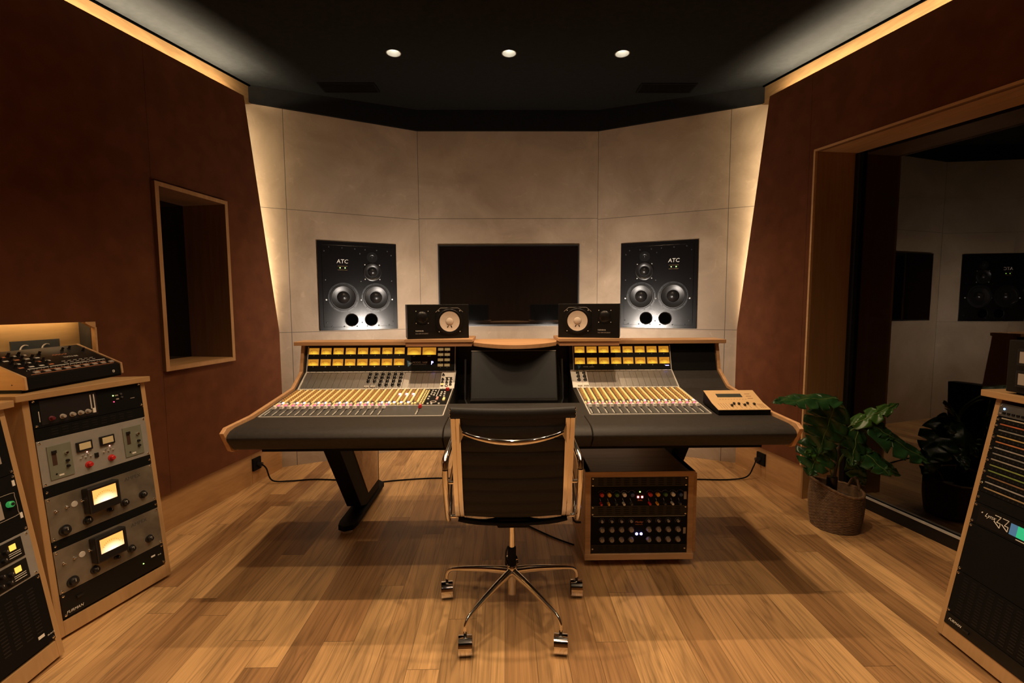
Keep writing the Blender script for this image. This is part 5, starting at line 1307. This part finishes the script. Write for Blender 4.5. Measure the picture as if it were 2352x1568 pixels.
for k in range(5):
    a = math.radians(90+72*k) ; d = Vector((math.cos(a), math.sin(a), 0)); c0 = Vector((cx-.004, 2.06, 0)); Rr = .333
    pts = [c0+d*.015+Vector((0, 0, .185)), c0+d*.10+Vector((0, 0, .178)), c0+d*.20+Vector((0, 0, .163)), c0+d*(Rr-.045)+Vector((0, 0, .146)), c0+d*(Rr-.015)+Vector((0, 0, .134)), c0+d*Rr+Vector((0, 0, .110)), c0+d*Rr+Vector((0, 0, .088))]
    lg = MB().tube(pts, [.021, .017, .0135, .0095, .0088, .0088, .0080], 14, smooth=4, flat=(1.0, .8), up=(0, 0, 1)).build('base_leg', M_alu, ch, smooth=True)
    # castor, swivelled
    sw = {0: .3, 1: .12, 2: .06, 3: -.12, 4: -.05}[k]
    p = c0+d*Rr; hx = Vector((math.cos(sw), math.sin(sw), 0)); hy = Vector((-hx.y, hx.x, 0))
    cb_ = MB().cyl(p+Vector((0, 0, .070)), p+Vector((0, 0, .092)), .0065, 12).build('castor_stem', M_steel, lg, smooth=True)
    ax = p + Vector((0, 0, .0355)) - hy*.004
    for q in (-1, 1): MB().lathe(ax+hx*q*.005, hx*q, [(.032, 0), (.035, .005), (.035, .018), (.029, .023)], 24).build('castor_wheel', M_blackm, lg, smooth=True)
    # chrome hood: half cylinder shell over the wheels
    P = []; Fc = []; n = 17; hw = .0275
    for i in range(n):
        t_ = math.radians(-42 + 200*i/(n-1)); 
        for r_ in (.0370, .0392):
            for q in (-hw, hw): P.append(ax + hx*q - hy*(math.cos(t_)*r_) + Vector((0, 0, math.sin(t_)*r_)))
    for i in range(n-1):
        o = i*4; Fc += [(o, o+1, o+5, o+4), (o+2, o+3, o+7, o+6), (o, o+2, o+6, o+4), (o+1, o+3, o+7, o+5)]
    Fc += [(0, 1, 3, 2), ((n-1)*4, (n-1)*4+1, (n-1)*4+3, (n-1)*4+2)]
    hb = MB()._add(P, Fc)
    hb.build('castor_hood', M_chrome, lg, smooth=True)

# ------------------------------------------------------------------ potted plant
pc = Vector((2.065, 2.83, 0))
t = thing('potted_plant', 'tall green monstera plant in a woven basket beside the dark window', 'potted plant', pc)
# woven basket: rows of wavy rope
b = MB(); P = []; Fc = []; seg = 72; rows_n = 60
def brad(h): return .132+.016*math.sin(min(1, h/.27)*PI*.8)+.004*h
def brim(a): return .255 + .030*math.cos(a-2.9) + .012*math.cos(2*a)
for i in range(rows_n+1):
    for k in range(seg):
        a = 2*PI*k/seg; f_ = i/rows_n; h = f_*brim(a); w_ = .0011*math.sin(k*PI*.5+(i//2 % 2)*PI)
        bulge = .0026*(1 if i % 2 else -1); r_ = brad(h)+w_*.8+bulge
        P.append((pc.x+r_*math.cos(a), pc.y+r_*math.sin(a), h+.002))
for i in range(rows_n):
    for k in range(seg): Fc.append((i*seg+k, i*seg+(k+1) % seg, (i+1)*seg+(k+1) % seg, (i+1)*seg+k))
o0 = len(P)
for k in range(seg):
    a = 2*PI*k/seg; r_ = brad(brim(a))-.012; P.append((pc.x+r_*math.cos(a), pc.y+r_*math.sin(a), brim(a)+.002))
for k in range(seg):
    a = 2*PI*k/seg; r_ = .125; P.append((pc.x+r_*math.cos(a), pc.y+r_*math.sin(a), .12))
for k in range(seg): Fc += [(rows_n*seg+k, rows_n*seg+(k+1) % seg, o0+(k+1) % seg, o0+k), (o0+k, o0+(k+1) % seg, o0+seg+(k+1) % seg, o0+seg+k)]
Fc.append(tuple(range(seg))[::-1])
bk = b._add(P, Fc).build('basket', M_basket, t, smooth=True)
b = MB()
for k in range(0, 48):
    pass
rim = [(pc.x+(brad(brim(2*PI*k/48))-.004)*math.cos(2*PI*k/48), pc.y+(brad(brim(2*PI*k/48))-.004)*math.sin(2*PI*k/48), brim(2*PI*k/48)+.004+.003*(k % 2)) for k in range(49)]
MB().tube(rim, .0085, 8, cap=False).build('rim', M_basket, bk, smooth=True)
for a0 in (.15,):
    pts = []
    for k in range(9):
        q = k/8; a = a0-.30+.60*q; r_ = brad(.25)-.01; pts.append((pc.x+r_*math.cos(a), pc.y+r_*math.sin(a), brim(a)+.005+.065*math.sin(PI*q)))
    MB().tube(pts, .008, 8, smooth=3).build('handle', M_basket, bk, smooth=True)
MB().lathe((pc.x, pc.y, .12), (0, 0, 1), [(.118, 0), (.118, .06), (.10, .075), (.05, .085), (0, .087)], 30).build('crumpled_liner', mat('grey_liner', (.06, .055, .05), .45, var=.5, vscale=25, bump=.8, bscale=30), t, smooth=True)
MB().cyl((pc.x-.045, pc.y-.02, .15), (pc.x-.045, pc.y-.02, .33), .030, 20).build('nursery_pot', M_nursery, t, smooth=True)
# trunk and stems
def leaf(base, tip, nrm, width, mtl, cuts=6, droop=.12, seed=0, stem_from=None, bend=None, parent=None, fold=.10):
    """split monstera leaf: base -> tip, face normal nrm"""
    rnd = random.Random(seed); base, tip, nrm = Vector(base), Vector(tip), Vector(nrm)
    ax = (tip-base); L = ax.length; ax.normalize(); sd = ax.cross(nrm).normalized(); nr = sd.cross(ax)
    # outline in (u along, v across): each side a row of lobes
    P = []; Fc = []; nU = 40
    def wid(u):
        return width*(math.sin(PI*min(1, (u*.93+.07))**.72)**.75) if u < 1 else 0
    rowsP = []
    for i in range(nU+1):
        u = i/nU; r_ = []
        for j in range(-6, 7):
            v = j/6; w_ = wid(u)
            # lobe cuts: near the edge the width drops between lobes
            ph = (u*cuts+.25) % 1.0
            cut_ = 1.0 - (.42 if (abs(ph-.5) < .085 and .16 < u < .90) else 0.0) - .10*abs(2*ph-1)**2*0
            sweep = .16*abs(v)*(1-u)*L + .05*abs(v)*L
            vv = v*w_*cut_
            z_ = -droop*L*(u**2) - fold*width*0 + fold*abs(v)*w_ - .35*(abs(vv)**2)/max(width, .01) + .006*math.sin(u*17+j)
            heart = -.10*L*abs(v)*(1-u)**4
            r_.append(base + ax*(u*L+sweep*(.5)+heart) + sd*vv + nr*z_)
        rowsP.append(r_)
    for r_ in rowsP: P += r_
    for i in range(nU):
        for j in range(12): Fc.append((i*13+j, i*13+j+1, (i+1)*13+j+1, (i+1)*13+j))
    o = MB()._add(P, Fc).build('leaf', mtl, parent or t, smooth=True)
    md = o.modifiers.new('s', 'SOLIDIFY'); md.thickness = .0012
    mv = [rowsP[i][6] + nr*.0012 for i in range(0, nU+1, 4)]
    MB().tube(mv, [.0028*(1-.7*k/len(mv)) for k in range(len(mv))], 6).build('midrib', M_stem, o, smooth=True)
    return o
root = Vector((2.02, 2.81, .33)); node_ = Vector((2.075, 2.82, .60))
MB().tube([(2.02, 2.81, .17), (2.03, 2.81, .33), (2.05, 2.815, .45), node_], [.017, .013, .011, .009], 10, smooth=4).build('trunk', mat('trunk', (.035, .025, .012), .6, var=.3), t, smooth=True)
stems = [
 ([node_, (2.085, 2.80, .72), (2.02, 2.76, .80), (1.93, 2.72, .845)], .0055),
 ([node_, (2.075, 2.80, .70), (2.04, 2.76, .775), (1.985, 2.74, .795)], .0045),
 ([(2.07, 2.82, .55), (2.10, 2.81, .64), (2.16, 2.80, .69)], .0042),
 ([(2.07, 2.82, .56), (2.12, 2.79, .64), (2.20, 2.78, .655)], .0045),
 ([(2.03, 2.81, .34), (1.99, 2.79, .47), (1.93, 2.77, .56), (1.92, 2.76, .60)], .0042),
 ([(2.02, 2.81, .32), (1.985, 2.79, .40), (1.945, 2.77, .47)], .004),
 ([(2.04, 2.81, .38), (2.07, 2.80, .47), (2.13, 2.79, .53)], .004),
 ([(2.04, 2.81, .36), (2.10, 2.83, .46), (2.18, 2.85, .50)], .004),
]
for pts, r_ in stems: MB().tube(pts, r_, 8, smooth=5).build('stem', M_stem, t, smooth=True)
leaf((1.965, 2.72, .845), (1.555, 2.66, .875), (-.10, -.36, .93), .090, M_leaf, 6, .10, 1)
leaf((1.945, 2.72, .805), (1.845, 2.69, .520), (-.25, -.95, .25), .125, M_leaf, 5, .05, 2)
leaf((1.915, 2.75, .580), (1.800, 2.70, .385), (-.15, -.93, .35), .120, M_leaf, 4, .05, 3)
leaf((1.945, 2.77, .470), (1.780, 2.70, .530), (-.2, -.7, .7), .050, M_leaf2, 4, .08, 4)
leaf((2.115, 2.80, .660), (2.350, 2.74, .815), (-.45, -.62, .62), .055, M_leaf2, 4, .05, 5)
leaf((2.200, 2.78, .660), (2.560, 2.70, .470), (.25, -.62, .75), .115, M_leaf, 4, .08, 6)
leaf((2.150, 2.79, .640), (2.060, 2.70, .440), (.1, -.85, .55), .085, M_leaf, 4, .06, 7)
leaf((2.140, 2.79, .540), (2.270, 2.66, .395), (.1, -.85, .55), .085, M_leaf, 4, .06, 8)
leaf((2.180, 2.85, .500), (2.440, 2.78, .350), (.1, -.80, .55), .075, M_leaf2, 4, .06, 9)
leaf((2.180, 2.86, .450), (2.280, 2.86, .250), (.1, -.95, .25), .080, M_leaf2, 4, .06, 10)
leaf((2.20, 2.80, .690), (2.33, 2.72, .600), (.1, -.85, .50), .070, M_leaf, 4, .06, 11)

# ------------------------------------------------------------------ outlets and cables
for s in (-1, 1):
    yy = 3.665; c = wpt(s, yy, .155, -.002)
    t = thing('power_socket', 'black square wall socket with a plugged cable on the %s baseboard' % ('left' if s < 0 else 'right'), 'socket', c, 'baseboard sockets')
    boxw(MB(), s, yy-.045, yy+.045, .105, .205, -.012, .003).build('plate', M_blackm, t, bevel=.002)
    q = wpt(s, yy+.005, .150, -.012); MB().cyl(q, q-Vector((s*.035, 0, .004)), .018, 14).build('plug', M_knobk, t, smooth=True)
q = wpt(-1, 3.67, .150, -.045)
tag(MB().tube([q, q+Vector((.04, -.01, -.03)), q+Vector((.10, -.04, -.12)), (-1.78, 3.66, .010), (-1.6, 3.70, .006), (-1.3, 3.66, .006), (-1.16, 3.60, .006), (-.92, 3.66, .006), (-.6, 3.70, .006), (-.2, 3.66, .006), (.3, 3.62, .006)], .0058, 8, smooth=6).build('power_cable', M_blackm, None, smooth=True), 'black power cable running over the floor from the left wall socket', 'cable')
q = wpt(1, 3.67, .150, -.045)
tag(MB().tube([q, q+Vector((-.03, -.02, -.05)), q+Vector((-.10, -.05, -.125)), (1.75, 3.60, .008), (1.5, 3.62, .006), (1.1, 3.66, .006), (.8, 3.65, .006), (.5, 3.66, .006)], .0055, 8, smooth=6).build('power_cable', M_blackm, None, smooth=True), 'black power cable running over the floor from the right wall socket', 'cable')
tag(MB().tube([(.05, 2.92, .006), (.16, 2.80, .006), (.26, 2.70, .006), (.36, 2.62, .006)], .005, 8, smooth=6).build('floor_cable', M_blackm, None, smooth=True), 'thin black cable on the floor behind the chair', 'cable')
